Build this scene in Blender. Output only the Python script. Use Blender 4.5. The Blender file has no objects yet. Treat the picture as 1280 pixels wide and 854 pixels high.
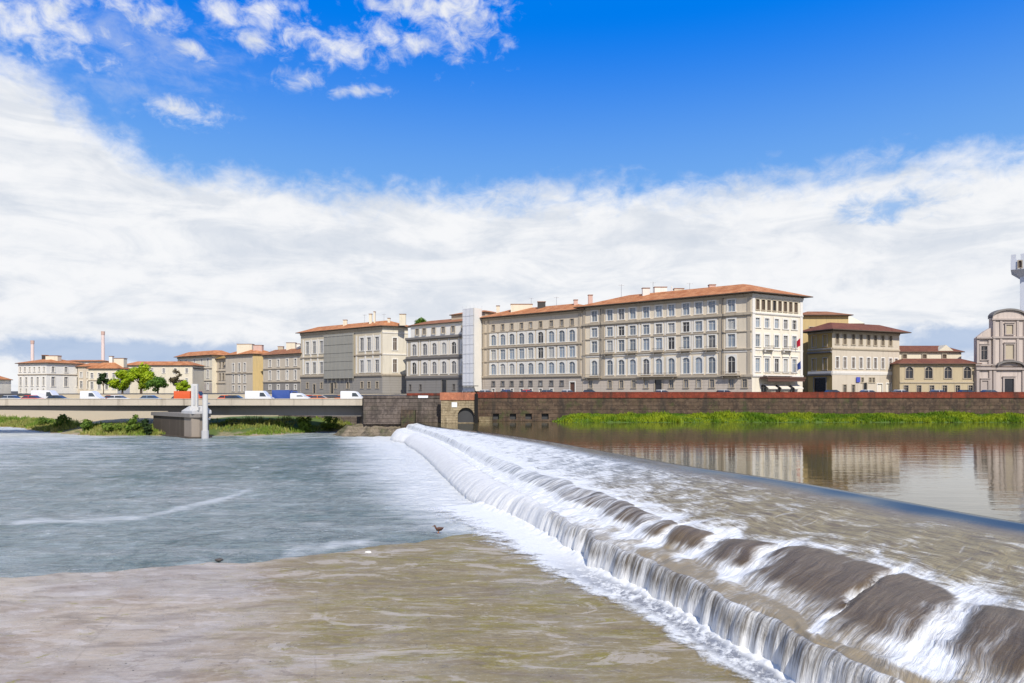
import bpy, math, random
from mathutils import Vector, noise, Matrix
import numpy as np
random.seed(7)
R = math.radians
S = bpy.context.scene
COL = S.collection
UP_Z, LOW_Z = -6.0, -8.5          # river level above and below the weir
STREET = -1.2                      # level of the riverside street

# ------------------------------------------------------------------ helpers
class MB:
    """collects faces and links them as one mesh object"""
    def __init__(s): s.v = []; s.f = []; s.m = []
    def face(s, pts, mi=0):
        n = len(s.v); s.v += [tuple(p) for p in pts]; s.f.append(tuple(range(n, n+len(pts)))); s.m.append(mi)
    def box(s, lo, hi, mi=0, M=None):
        x0, y0, z0 = lo; x1, y1, z1 = hi
        p = [Vector(q) for q in ((x0,y0,z0),(x1,y0,z0),(x1,y1,z0),(x0,y1,z0),(x0,y0,z1),(x1,y0,z1),(x1,y1,z1),(x0,y1,z1))]
        if M is not None: p = [M @ q for q in p]
        n = len(s.v); s.v += [tuple(q) for q in p]
        for a in ((0,3,2,1),(4,5,6,7),(0,1,5,4),(1,2,6,5),(2,3,7,6),(3,0,4,7)):
            s.f.append(tuple(n+i for i in a)); s.m.append(mi)
    def prism(s, poly, z0, z1, mi=0, top=None):
        n = len(poly); top = top or poly
        for i in range(n):
            j = (i+1) % n
            s.face([(poly[i][0],poly[i][1],z0),(poly[j][0],poly[j][1],z0),(top[j][0],top[j][1],z1),(top[i][0],top[i][1],z1)], mi)
        s.face([(p[0],p[1],z1) for p in top], mi)
        s.face([(p[0],p[1],z0) for p in reversed(poly)], mi)
    def tube(s, pts, rad, n=8, mi=0):
        rings = []
        for i, p in enumerate(pts):
            p = Vector(p)
            d = (Vector(pts[min(i+1,len(pts)-1)]) - Vector(pts[max(i-1,0)])).normalized()
            a = d.orthogonal().normalized(); b = d.cross(a)
            r = rad[i] if isinstance(rad, (list,tuple)) else rad
            rings.append([p + a*r*math.cos(2*math.pi*k/n) + b*r*math.sin(2*math.pi*k/n) for k in range(n)])
        for i in range(len(rings)-1):
            for k in range(n):
                s.face([rings[i][k], rings[i][(k+1)%n], rings[i+1][(k+1)%n], rings[i+1][k]], mi)
        s.face(rings[-1], mi); s.face(list(reversed(rings[0])), mi)
    def mesh(s, name, mats):
        me = bpy.data.meshes.new(name); me.from_pydata(s.v, [], s.f)
        for m in (mats if isinstance(mats, (list,tuple)) else [mats]): me.materials.append(m)
        if any(s.m): me.polygons.foreach_set('material_index', s.m)
        me.update(); return me
    def build(s, name, mats, parent=None, loc=None, rz=0, weld=False):
        me = s.mesh(name, mats)
        if weld:
            import bmesh
            b = bmesh.new(); b.from_mesh(me); bmesh.ops.remove_doubles(b, verts=b.verts, dist=1e-4); b.to_mesh(me); b.free()
        return link(name, me, parent, loc, rz)

def link(name, me, parent=None, loc=None, rz=0):
    o = bpy.data.objects.new(name, me); COL.objects.link(o)
    if parent is not None: o.parent = parent
    if loc is not None: o.location = loc
    o.rotation_euler.z = rz
    return o
def tag(o, label=None, cat=None, group=None, kind=None):
    for k, v in (('label',label),('category',cat),('group',group),('kind',kind)):
        if v: o[k] = v
    return o
def empty(name, loc, label, cat, group=None, rz=0):
    o = link(name, None, None, loc, rz); o.empty_display_size = .5
    return tag(o, label, cat, group)
def smooth(o):
    o.data.polygons.foreach_set('use_smooth', [True]*len(o.data.polygons)); return o
def sstep(a, b, x):
    t = min(1, max(0, (x-a)/(b-a))); return t*t*(3-2*t)
def fbm(x, y, z=0, o=3):
    return noise.fractal(Vector((x,y,z)), 1.0, 2.0, o)

# ------------------------------------------------------------------ node helpers
class G:
    def __init__(s, nt): s.nt = nt
    def n(s, typ, ins=None, **props):
        nd = s.nt.nodes.new(typ)
        for k, v in props.items(): setattr(nd, k, v)
        for k, v in (ins or {}).items(): s.put(nd.inputs[k], v)
        return nd
    def put(s, sock, v):
        if isinstance(v, bpy.types.NodeSocket): s.nt.links.new(v, sock)
        elif isinstance(v, bpy.types.Node): s.nt.links.new(v.outputs[0], sock)
        elif isinstance(v, (tuple,list)) and len(v)==3 and sock.type=='RGBA': sock.default_value = (*v,1)
        else: sock.default_value = v
    def m(s, op, a, b=None, c=None, clamp=False):
        nd = s.n('ShaderNodeMath', operation=op, use_clamp=clamp)
        for i, v in enumerate((a,b,c)):
            if v is not None: s.put(nd.inputs[i], v)
        return nd.outputs[0]
    def step(s, x, a, b):
        nd = s.n('ShaderNodeMapRange', interpolation_type='SMOOTHSTEP', ins={0:x,1:a,2:b,3:0.0,4:1.0}); return nd.outputs[0]
    def mix(s, f, a, b, mode='MIX'):
        nd = s.n('ShaderNodeMix', data_type='RGBA', blend_type=mode)
        s.put(nd.inputs[0], f); s.put(nd.inputs[6], a); s.put(nd.inputs[7], b); return nd.outputs[2]
    def noise(s, vec, scale=1.0, detail=4.0, rough=.55, dist=0.0):
        nd = s.n('ShaderNodeTexNoise', ins={'Scale':scale,'Detail':detail,'Roughness':rough,'Distortion':dist})
        if vec is not None: s.put(nd.inputs['Vector'], vec)
        return nd.outputs[0]
    def scale(s, vec, sc, loc=(0,0,0), rot=(0,0,0)):
        return s.n('ShaderNodeMapping', ins={0:vec,1:loc,2:rot,3:sc}).outputs[0]
    def obj(s): return s.n('ShaderNodeTexCoord').outputs['Object']
    def pos(s): return s.n('ShaderNodeNewGeometry').outputs['Position']
    def attr(s, name): return s.n('ShaderNodeAttribute', attribute_name=name).outputs['Fac']
    def bump(s, h, strength=.3, dist=.1):
        return s.n('ShaderNodeBump', ins={'Strength':strength,'Distance':dist,'Height':h}).outputs[0]

def newmat(name):
    m = bpy.data.materials.new(name); m.use_nodes = True
    g = G(m.node_tree); b = m.node_tree.nodes['Principled BSDF']
    return m, g, b
def mat(name, col, rough=.7, var=.15, scale=1.0, metal=0, bump=0, spec=.4):
    m, g, b = newmat(name)
    n = g.noise(g.obj(), scale, 5)
    lo = tuple(c*(1-var) for c in col); hi = tuple(min(1,c*(1+var)) for c in col)
    g.put(b.inputs['Base Color'], g.mix(n, lo, hi))
    b.inputs['Roughness'].default_value = rough; b.inputs['Metallic'].default_value = metal
    b.inputs['Specular IOR Level'].default_value = spec
    if bump: g.put(b.inputs['Normal'], g.bump(n, bump, .05))
    return m
def stucco(name, col, dirt=(.17,.14,.105), amt=.38, joints=0.0):
    m, g, b = newmat(name); p = g.obj()
    n1 = g.noise(p, .12, 6, .6)
    st = g.noise(g.scale(p, (.9,.9,.07)), 1.0, 5, .65)          # rain streaks
    fine = g.noise(p, 2.2, 4, .7)
    c = g.mix(n1, tuple(x*.88 for x in col), tuple(min(1,x*1.1) for x in col))
    c = g.mix(g.m('MULTIPLY', g.step(st, .5, .78), amt), c, dirt)
    c = g.mix(g.m('MULTIPLY', g.step(fine, .52, .8), .25), c, tuple(x*.7 for x in col))
    h = fine
    if joints:
        sx = g.n('ShaderNodeSeparateXYZ', ins={0:p})
        w = g.m('PINGPONG', g.m('ADD', sx.outputs[2], 20.0), joints/2)
        j = g.m('LESS_THAN', w, .07)
        c = g.mix(g.m('MULTIPLY', j, .45), c, tuple(x*.45 for x in col))
    g.put(b.inputs['Base Color'], c); b.inputs['Roughness'].default_value = .9
    b.inputs['Specular IOR Level'].default_value = .2
    g.put(b.inputs['Normal'], g.bump(h, .3, .08))
    return m
def tiles(name, c1, c2, c3):
    m, g, b = newmat(name); p = g.obj()
    n = g.noise(p, .35, 5, .65); f = g.noise(p, 3.0, 2, .6)
    c = g.mix(g.step(n, .35, .65), c1, c2)
    c = g.mix(g.step(f, .5, .72), c, c3)
    w = g.n('ShaderNodeTexWave', ins={'Vector':p,'Scale':.9,'Distortion':1.5,'Detail':2.0}, bands_direction='Z')
    g.put(b.inputs['Base Color'], c); b.inputs['Roughness'].default_value = .9
    b.inputs['Specular IOR Level'].default_value = .15
    g.put(b.inputs['Normal'], g.bump(w.outputs['Fac'], .5, .15))
    return m
def glass(name, col, rough=.12, spec=.6):
    m, g, b = newmat(name)
    oi = g.n('ShaderNodeObjectInfo').outputs['Random']
    n = g.noise(g.obj(), .9, 2)
    k = g.m('ADD', g.m('MULTIPLY', oi, .75), g.m('MULTIPLY', n, .5))
    g.put(b.inputs['Base Color'], g.mix(k, tuple(c*.45 for c in col), tuple(min(1,c*1.45) for c in col)))
    b.inputs['Roughness'].default_value = rough; b.inputs['Specular IOR Level'].default_value = spec
    return m

M = {}
M['terracotta'] = tiles('terracotta', (.40,.15,.06), (.56,.26,.12), (.22,.09,.05))
M['old_tiles'] = tiles('old_tiles', (.28,.115,.06), (.36,.17,.09), (.15,.075,.05))
M['brown_tiles'] = tiles('brown_tiles', (.17,.065,.045), (.22,.09,.055), (.09,.045,.035))
M['mossy_tiles'] = tiles('mossy_tiles', (.33,.22,.06), (.38,.2,.08), (.2,.17,.05))
M['eave_wood'] = mat('eave_wood', (.10,.07,.05), .8)
M['stone_trim'] = stucco('stone_trim', (0.463,0.391,0.292), amt=.5)
M['pale_trim'] = stucco('pale_trim', (0.759,0.713,0.632), amt=.22)
M['white_trim'] = stucco('white_trim', (.76,.72,.64), amt=.12)
M['grey_trim'] = stucco('grey_trim', (.22,.20,.18), amt=.4)
M['buff_trim'] = stucco('buff_trim', (.5,.42,.3), amt=.35)
M['wall_hotel'] = stucco('wall_hotel', (0.723,0.621,0.468))
M['wall_hotel_base'] = stucco('wall_hotel_base', (0.569,0.484,0.391), joints=1.1)
M['wall_hotel_sunlit'] = stucco('wall_hotel_sunlit', (0.782,0.701,0.552), amt=.22)  # sunlight on the end face put into a lighter wall colour
M['wall_arcade'] = stucco('wall_arcade', (0.637,0.540,0.408))
M['wall_arcade_base'] = stucco('wall_arcade_base', (0.503,0.433,0.357), joints=1.0)
M['wall_grey'] = stucco('wall_grey', (0.553,0.476,0.354))
M['wall_grey_base'] = stucco('wall_grey_base', (.27,.25,.225), joints=1.2)
M['wall_palace'] = stucco('wall_palace', (0.595,0.515,0.375))
M['wall_palace_base'] = stucco('wall_palace_base', (.31,.285,.25), joints=1.2)
M['wall_palace_sunlit'] = stucco('wall_palace_sunlit', (.66,.60,.48), amt=.25)  # lighter copy of the palace wall, painted as its sunlit end
M['wall_beige'] = stucco('wall_beige', (0.600,0.516,0.396))
M['wall_cream'] = stucco('wall_cream', (0.736,0.655,0.494), amt=.3)
M['wall_yellow'] = stucco('wall_yellow', (.58,.43,.20), amt=.4)
M['wall_straw'] = stucco('wall_straw', (.52,.42,.26), amt=.4)
M['wall_ochre'] = stucco('wall_ochre', (.44,.30,.11), amt=.45)
M['wall_white'] = stucco('wall_white', (0.814,0.770,0.682), amt=.15)
M['church_stone'] = stucco('church_stone', (0.575,0.483,0.414), amt=.5)
M['church_trim'] = stucco('church_trim', (.44,.37,.32), amt=.5)
M['tower_stone'] = stucco('tower_stone', (.62,.64,.68), amt=.2)
M['chimney_brick'] = stucco('chimney_brick', (.62,.42,.34), amt=.2)
M['stack_pink'] = stucco('stack_pink', (.80,.63,.56), amt=.2)
M['netting'] = stucco('netting', (.33,.315,.27), amt=.3, joints=6.4)
M['sheeting'] = stucco('sheeting', (.70,.70,.71), amt=.2, joints=6.2)
M['scaffold_pole'] = mat('scaffold_pole', (.55,.55,.56), .6)
M['pane_blue'] = glass('pane_blue', (.20,.235,.27))
M['pane_grey'] = glass('pane_grey', (.15,.15,.155))
M['pane_pale'] = mat('pane_pale', (.40,.40,.38), .6, .1)
M['pane_dark'] = glass('pane_dark', (.025,.025,.03))
M['pane_brown'] = mat('pane_brown', (.10,.07,.05), .6)
M['shutter_yellow'] = mat('shutter_yellow', (.5,.33,.09), .7)
M['iron'] = mat('iron', (.05,.045,.04), .6)
M['canopy_brown'] = mat('canopy_brown', (.12,.06,.04), .7)
M['awning_white'] = mat('awning_white', (.75,.68,.55), .7)
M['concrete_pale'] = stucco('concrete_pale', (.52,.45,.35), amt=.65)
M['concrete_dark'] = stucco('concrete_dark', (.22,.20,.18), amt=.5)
M['pier_sunlit'] = stucco('pier_sunlit', (.30,.25,.20), amt=.6)  # paler copy of the pier stone, painted as the sunlit nose
M['pier_cap'] = stucco('pier_cap', (.52,.51,.50), amt=.3)
M['pier_shaded'] = stucco('pier_shaded', (.085,.068,.052), amt=.6)  # pier side's shade below the deck put into a darker stone colour
M['white_concrete'] = stucco('white_concrete', (.60,.58,.54), amt=.3)
M['white_paint'] = mat('white_paint', (.8,.8,.8), .5, .06)
M['asphalt'] = mat('asphalt', (.06,.06,.06), .9, .2, .5)
M['tyre'] = mat('tyre', (.02,.02,.02), .8)
M['alloy'] = mat('alloy', (.4,.4,.42), .35, .1, metal=.7)
M['car_glass'] = glass('car_glass', (.04,.05,.06), .05)
M['headlamp'] = mat('headlamp', (.8,.8,.78), .2)
M['bark'] = mat('bark', (.10,.07,.05), .9, .3, 4)

# ------------------------------------------------------------------ buildings
def facade_pt(s):                   # along the riverside building line, s metres left of the hotel corner
    return (76.9-.788*s, 218.75+.62*s)
def off_poly(pts, d):               # offset a convex counter-clockwise polygon outward by d
    n = len(pts); L = []
    for i in range(n):
        a, b = Vector(pts[i]).to_2d(), Vector(pts[(i+1)%n]).to_2d()
        t = (b-a).normalized(); nn = Vector((t.y,-t.x)); L.append((a+nn*d, t))
    out = []
    for i in range(n):
        p, t = L[i-1]; q, u = L[i]
        den = t.x*u.y-t.y*u.x
        k = ((q.x-p.x)*u.y-(q.y-p.y)*u.x)/den
        out.append((p.x+t.x*k, p.y+t.y*k))
    return out
_wc = {}
def window_meshes(w, h, b, arch, hood, trim, pane, mull):
    key = (round(w,2), round(h,2), b, arch, hood, trim, pane, mull)
    if key in _wc: return _wc[key]
    f = MB(); x0, x1 = -w/2, w/2; pr = .14
    r = w/2
    n = 10
    inner = [(x0,0)]
    if arch:
        zs = h-r*.9
        inner += [(r*math.cos(a), zs+r*.9*math.sin(a)) for a in [math.pi - math.pi*k/n for k in range(n+1)]]
    else: inner += [(x0,h),(x1,h)]
    inner += [(x1,0)]
    def outp(p):
        x, z = p
        if not arch: return (math.copysign(w/2+b, x), z if z < .01 else h+b)
        if z <= h-r*.9+.001: return (math.copysign(w/2+b, x), z)
        a = math.atan2((z-(h-r*.9)), x)
        cx = max(-1, min(1, math.cos(a)*1.45)); cz = min(1, math.sin(a)*1.45)
        return (cx*(w/2+b), h-r*.9 + cz*(r*.9+b))
    outer = [outp(p) for p in inner]
    yo, yi = -pr, .30
    for i in range(len(inner)-1):
        a, c = inner[i], inner[i+1]; A, C = outer[i], outer[i+1]
        f.face([(A[0],yo,A[1]),(a[0],yo,a[1]),(c[0],yo,c[1]),(C[0],yo,C[1])][::-1])
        f.face([(a[0],yo,a[1]),(a[0],yi,a[1]),(c[0],yi,c[1]),(c[0],yo,c[1])][::-1])
        f.face([(A[0],.004,A[1]),(A[0],yo,A[1]),(C[0],yo,C[1]),(C[0],.004,C[1])][::-1])
    f.box((x0-b-.1,-.26,-.28),(x1+b+.1,.0,-.002))                      # sill
    if hood: f.box((x0-b-.2,-.42,h+b+.12),(x1+b+.2,.0,h+b+.38)); f.box((x0-b,-.2,h+b+.002),(x1+b,.0,h+b+.118))
    if mull:                                                            # casement bars
        f.box((-.06,.16,.0),(.06,.24,h-.02))
        f.box((x0,.17,h*.68),(x1,.23,h*.68+.09))
        f.box((x0+.002,.15,0),(x0+.10,.25,h*.96)); f.box((x1-.10,.15,0),(x1-.002,.25,h*.96))
    pm = MB(); pm.box((x0-.02,.262,-.02),(x1+.02,.30,h+.02))
    _wc[key] = (f.mesh('window', M[trim]), pm.mesh('pane', M[pane])); return _wc[key]

class Building:
    def __init__(s, name, label, cat, pts, z1, wall, z0=STREET, group=None):
        s.pts = pts; s.z0, s.z1 = z0, z1; s.wall = wall
        cx = sum(p[0] for p in pts)/len(pts); cy = sum(p[1] for p in pts)/len(pts)
        s.c = (cx, cy); s.root = empty(name, (cx,cy,z0), label, cat, group)
        s.holes = {i:[] for i in range(len(pts))}; s.faces_mat = {}
        s.split = {}
    def frame(s, i):
        a = Vector(s.pts[i]).to_2d(); b = Vector(s.pts[(i+1)%len(s.pts)]).to_2d()
        t = (b-a).normalized(); return a, t, (b-a).length, math.atan2(t.y,t.x)
    def local(s, i, x, y, z):       # x along face, y inward, z absolute -> root local
        a, t, L, r = s.frame(i)
        return Vector((a.x+t.x*x - t.y*y - s.c[0], a.y+t.y*x + t.x*y - s.c[1], z-s.z0))
    def windows(s, i, xs, za, zb, w, b=.35, arch=False, hood=False, trim='pale_trim', pane='pane_blue', mull=True, name='window', darks=()):
        L = s.frame(i)[2]; r = s.frame(i)[3]
        for k, x in enumerate(xs):
            if not (w/2+.1 < x < L-w/2-.1): continue
            s.holes[i].append((x-w/2, x+w/2, za, zb))
            fm, pm = window_meshes(w, zb-za, b, arch, hood, trim, 'pane_dark' if k in darks else (random.choices([pane,'pane_grey','pane_dark','pane_pale'],[6,1.6,.8,1.6])[0] if pane in ('pane_blue','pane_grey') else pane), mull)
            o = link(name, fm, s.root, s.local(i,x,0,za), r); link('pane', pm, o)
    def door(s, i, x, w, h, trim='stone_trim', pane='pane_dark', arch=False):
        L, r = s.frame(i)[2:]
        s.holes[i].append((x-w/2, x+w/2, s.z0+.02, s.z0+h))
        fm, pm = window_meshes(w, h-.02, .4, arch, False, trim, pane, False)
        o = link('door', fm, s.root, s.local(i,x,0,s.z0+.02), r); link('door_leaf', pm, o)
    def course(s, i, z, h=.5, p=.35, trim='stone_trim', x0=0, x1=None, name='string_course'):
        L, r = s.frame(i)[2:]; m = MB(); x1 = L if x1 is None else x1
        m.box((x0-.0,-p,-h/2),(x1+.0,-.004,h/2)); m.box((x0,-p*.6,-h),(x1,-.004,-h/2-.002))
        m.build(name, M[trim], s.root, s.local(i,0,0,z), r)
    def pilaster(s, i, x, w, za, zb, p=.25, trim='stone_trim', name='pilaster'):
        r = s.frame(i)[3]; m = MB(); m.box((x-w/2,-p,0),(x+w/2,-.005,zb-za))
        m.build(name, M[trim], s.root, s.local(i,0,0,za), r)
    def balcony(s, i, x, w, z, d=1.1, trim='stone_trim'):
        r = s.frame(i)[3]; m = MB()
        m.box((x-w/2,-d,-.35),(x+w/2,-.37,0))
        for k in (-1,1): m.box((x+k*w*.4-.18,-d*.8,-1.0),(x+k*w*.4+.18,-.37,-.352))
        o = m.build('balcony', M[trim], s.root, s.local(i,0,0,z), r)
        m = MB(); m.box((x-w/2,-d+.02,.95),(x+w/2,-d+.1,1.03))
        k = int(w/.4)
        for j in range(k+1):
            xx = x-w/2+.03+(w-.06)*j/k; m.box((xx-.025,-d+.035,.002),(xx+.025,-d+.085,.948))
        m.build('railing', M['iron'], o)
    def walls(s, base=None, base_z=None):
        m = MB(); mats = [M[s.wall]]
        for i in range(len(s.pts)):
            wm = s.faces_mat.get(i, s.wall)
            if M[wm] not in mats: mats.append(M[wm])
            wi = mats.index(M[wm]); bi = wi
            if base and i in base:
                bm_ = M[base[i]]
                if bm_ not in mats: mats.append(bm_)
                bi = mats.index(bm_)
            a, t, L, r = s.frame(i); H = s.holes[i]
            X = sorted({0, L, *[h[0] for h in H], *[h[1] for h in H]})
            zs = {s.z0, s.z1, *[h[2] for h in H], *[h[3] for h in H]}
            if base_z: zs.add(base_z)
            Z = sorted(zs)
            for za, zb in zip(Z, Z[1:]):
                if zb-za < 1e-4: continue
                run = None
                for xa, xb in zip(X, X[1:]):
                    if xb-xa < 1e-4: continue
                    xm, zm = (xa+xb)/2, (za+zb)/2
                    solid = not any(h[0]<xm<h[1] and h[2]<zm<h[3] for h in H)
                    if solid: m.face([s.local(i,xa,0,za),s.local(i,xb,0,za),s.local(i,xb,0,zb),s.local(i,xa,0,zb)], bi if base_z and zm<base_z else wi)
            for (xa,xb,za,zb) in H:
                mi = bi if base_z and za < base_z else wi
                q = lambda x,y,z: s.local(i,x,y,z)
                m.face([q(xa,0,za),q(xa,0,zb),q(xa,.35,zb),q(xa,.35,za)], mi); m.face([q(xb,0,zb),q(xb,0,za),q(xb,.35,za),q(xb,.35,zb)], mi)
                m.face([q(xa,0,zb),q(xb,0,zb),q(xb,.35,zb),q(xa,.35,zb)], mi); m.face([q(xb,0,za),q(xa,0,za),q(xa,.35,za),q(xb,.35,za)], mi)
        return m.build('wall', mats, s.root)
    def roof(s, h, inset, ov=1.2, tile='terracotta', pts=None, z=None, name='roof', soffit='eave_wood'):
        pts = pts or s.pts; z = s.z1 if z is None else z
        lp = [(p[0]-s.c[0], p[1]-s.c[1]) for p in pts]
        E_ = off_poly(lp, ov); I = off_poly(lp, -inset)
        z = z-s.z0; m = MB(); n = len(E_); k = ov*h/(inset+ov)*.0
        lo = [(p[0],p[1],z) for p in E_]; hi = [(p[0],p[1],z+.3) for p in E_]; tp = [(p[0],p[1],z+h) for p in I]
        for i in range(n):
            j = (i+1)%n
            m.face([lo[i],lo[j],hi[j],hi[i]], 1); m.face([hi[i],hi[j],tp[j],tp[i]], 0)
        m.face(tp, 0); m.face(lo[::-1], 1)
        return m.build(name, [M[tile], M[soffit]], s.root)
    def on_roof(s, roof, x, y, z0, z1, w, d, mt='chimney_brick', cap=True, name='chimney'):
        m = MB(); X, Y = x-s.c[0], y-s.c[1]
        m.box((X-w/2,Y-d/2,z0-s.z0),(X+w/2,Y+d/2,z1-s.z0))
        if cap: m.box((X-w/2-.15,Y-d/2-.15,z1-s.z0+.002),(X+w/2+.15,Y+d/2+.15,z1-s.z0+.25), 1)
        return m.build(name, [M[mt], M['old_tiles']], roof)

def spaced(a, b, n): return [a+(b-a)*k/(n-1) for k in range(n)] if n > 1 else [(a+b)/2]

# --- grand hotel on the corner
A = facade_pt(63.7); B_ = facade_pt(0); C_ = (97.9,230.0); D_ = (A[0]+21, A[1]+11.25)
b = Building('grand_hotel', 'long five storey grey stone hotel with cream end wall coloured as sunlit and orange tiled hip roof', 'hotel', [A,B_,C_,D_], 31.5, 'wall_hotel')
cols = [5.2,11.8,16.6,21.2,26.5,31.4,36.1,41.5,46.0,50.6,57.2]
b.windows(0, cols, 26.0, 29.8, 2.3, .45, trim='pale_trim')
b.windows(0, cols, 20.2, 23.5, 2.4, .55, trim='white_trim', darks=(7,))
b.windows(0, cols, 14.5, 18.6, 2.4, .55, trim='white_trim', hood=False)
b.windows(0, cols, 6.0, 11.4, 2.5, .6, trim='white_trim', arch=True, hood=False)
b.windows(0, [3.5,11.8,16.6,21.6,26.5,36.1,41.5,46.0,50.6,57.2,61.5], 1.2, 3.9, 1.5, .3, trim='stone_trim', pane='pane_grey')
b.door(0, 31.2, 2.6, 5.2)
for z, h, p in ((25.0,.8,.6),(19.3,.35,.25),(13.6,.5,.4),(5.0,.75,.5),(30.9,.6,.5)): b.course(0, z, h, p)
b.course(0, 12.9, .3, .2, 'pale_trim')
for x in (.8, 9.0, 53.6, 62.9): b.pilaster(0, x, 1.0, 5.3, 30.5, .22, 'stone_trim')
for x in (14.2,23.8,33.8,43.7): b.pilaster(0, x, .5, 13.9, 24.5, .12, 'pale_trim')
b.balcony(0, 57.2, 6.4, 5.3, 1.5); b.balcony(0, 31.4, 14.5, 5.3, 1.4); b.balcony(0, 5.2, 6.6, 5.3, 1.3)
for x in (11.8, 21.2, 31.4, 41.5, 50.6): b.balcony(0, x, 4.2, 13.9, 1.2)
ec = [2.5,6.8,11.3,15.5,19.7]
b.windows(1, ec, 20.6, 23.6, 1.9, .55, trim='white_trim', pane='pane_blue')
b.windows(1, ec, 14.4, 18.3, 2.0, .55, trim='white_trim', pane='pane_blue')
b.windows(1, ec, 6.3, 10.6, 2.0, .5, trim='white_trim', pane='pane_blue', hood=True)
b.windows(1, spaced(2.5,20.5,8), 26.3, 29.6, 1.5, .2, trim='buff_trim', pane='pane_brown', mull=False, darks=(3,))
for z, h, p in ((25.2,.45,.35),(5.0,.5,.4),(30.9,.6,.5),(13.4,.3,.22)): b.course(1, z, h, p, 'pale_trim')
for x in (.7, 23.1): b.pilaster(1, x, 1.2, 5.3, 30.5, .2, 'pale_trim')
for x in (6.8, 15.5): b.balcony(1, x, 4.4, 13.7, 1.3, 'pale_trim')
b.balcony(1, 11.3, 13.5, 5.3, 1.4, 'pale_trim')
b.windows(1, [5.3,12,18.6], -.9, 2.0, 2.6, .4, trim='pale_trim', pane='pane_dark', name='shop_window')
m = MB(); m.box((3,-3.6,0),(21,-.42,.5)); m.box((3.3,-3.4,-.9),(20.7,-3.3,-.002))
b_can = m.build('entrance_canopy', M['canopy_brown'], b.root, b.local(1,0,0,4.05), b.frame(1)[3])
for x in (4.2, 10.2, 16.4): m = MB(); m.face([(x,-2.9,-3.0),(x+4.2,-2.9,-3.0),(x+4.2,-.42,-1.6),(x,-.42,-1.6)]); m.face([(x,-2.92,-3.4),(x+4.2,-2.92,-3.4),(x+4.2,-2.92,-3.0),(x,-2.92,-3.0)]); m.build('shade_blind', M['awning_white'], b_can)
b.faces_mat[1] = 'wall_hotel_sunlit'
b.walls({0:'wall_hotel_base'}, 4.4)
rf = b.roof(4.6, 9.5, 1.9)
b.on_roof(rf, 30.0, 261.5, 31.5, 36.6, 1.6, 1.6); b.on_roof(rf, 49, 250, 32.5, 37.5, 2.6, 1.6, 'pale_trim')
b.on_roof(rf, 54.5, 251, 34, 38.0, 4.5, 2.0, 'wall_white', True); b.on_roof(rf, 58.5, 250, 34, 38.5, .35, .35, 'white_trim', False); b.on_roof(rf, 61, 250, 34, 37.3, 3.5, 1.8, 'wall_cream')
b.on_roof(rf, 70, 239, 34, 37.0, 2.2, 1.6)
hotel = b
for x in (8.2, 54.6):
    m = MB(); m.tube([(x,-.62,0),(x,-.62,25.6)], .12, 6); m.build('drainpipe', M['iron'], b.root, b.local(0,0,0,4.9), b.frame(0)[3])
def aerial(b, roof, x, y, z0, h):
    m = MB(); X, Y = x-b.c[0], y-b.c[1]; z0 -= b.z0
    m.tube([(X,Y,z0),(X,Y,z0+h)], .07, 5); m.tube([(X-1.0,Y,z0+h*.93),(X+1.0,Y,z0+h*.93)], .05, 5)
    for k in range(5): m.tube([(X-.9+.45*k,Y-.45,z0+h*.93),(X-.9+.45*k,Y+.45,z0+h*.93)], .035, 4)
    m.build('aerial', M['alloy'], roof)
aerial(b, rf, 41, 256, 35, 5.0); aerial(b, rf, 64, 246, 35.4, 3.6); aerial(b, rf, 52.5, 254, 35.5, 5.2)
# flags on its end wall
def flag(x, z, col, lab):
    r = hotel.frame(1)[3]; w = hotel.local(1,x,-.45,z) + Vector((hotel.c[0],hotel.c[1],STREET))
    e = empty('flag', w, lab, 'flag', None, r)
    m = MB(); m.tube([(0,0,0),(0,-1.9,1.5)], .06, 6); m.build('pole', M['white_paint'], e)
    m = MB(); N = 8
    for k in range(N):
        for j in range(4):
            P = lambda u,v: (.10*math.sin(u*6+v*2)*v*1.2, -.4-1.4*u, .35+1.05*u - 2.4*v + .1*math.sin(u*5))
            m.face([P(k/N,j/4),P((k+1)/N,j/4),P((k+1)/N,(j+1)/4),P(k/N,(j+1)/4)])
    m2 = mat('flag_cloth', col, .8, .1); o = m.build('cloth', m2, e, weld=True)
    sd = o.modifiers.new('t','SOLIDIFY'); sd.thickness = .02
flag(19.9, 16.2, (.65,.02,.05), 'red flag hanging from the cream end wall of the hotel')
flag(20.1, 8.6, (.05,.09,.32), 'dark blue flag hanging below the red flag on the hotel end wall')

# --- arcaded building left of the hotel
A = facade_pt(113.5); B_ = facade_pt(63.85); bk = (13.6,17.3)
b = Building('arcaded_palace', 'grey palace with nine columns of white framed arched windows left of the hotel', 'building', [A,B_,(B_[0]+bk[0],B_[1]+bk[1]),(A[0]+bk[0],A[1]+bk[1])], 30.7, 'wall_arcade')
cols = [6.1,11.1,15.9,20.9,25.5,30.4,35.6,40.5,45.2]
b.windows(0, cols, 25.3, 27.6, 1.5, .25, trim='stone_trim', pane='pane_grey')
b.windows(0, cols, 19.1, 23.5, 2.7, .8, arch=True, trim='white_trim')
b.windows(0, cols, 13.1, 17.2, 2.6, .7, trim='white_trim')
b.windows(0, cols, 6.9, 11.3, 2.7, .85, arch=True, trim='white_trim')
b.windows(0, cols[:8], 2.2, 4.0, 1.5, .3, trim='grey_trim', pane='pane_grey'); b.windows(0, cols[:7], -.6, .9, 1.3, .3, trim='pale_trim', pane='pane_dark')
b.door(0, 45.4, 2.2, 4.6, 'white_trim', 'canopy_brown')
for z, h, p in ((24.5,.35,.3),(18.2,.6,.45),(12.3,.4,.3),(6.0,.7,.5),(30.2,.5,.4)): b.course(0, z, h, p)
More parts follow.
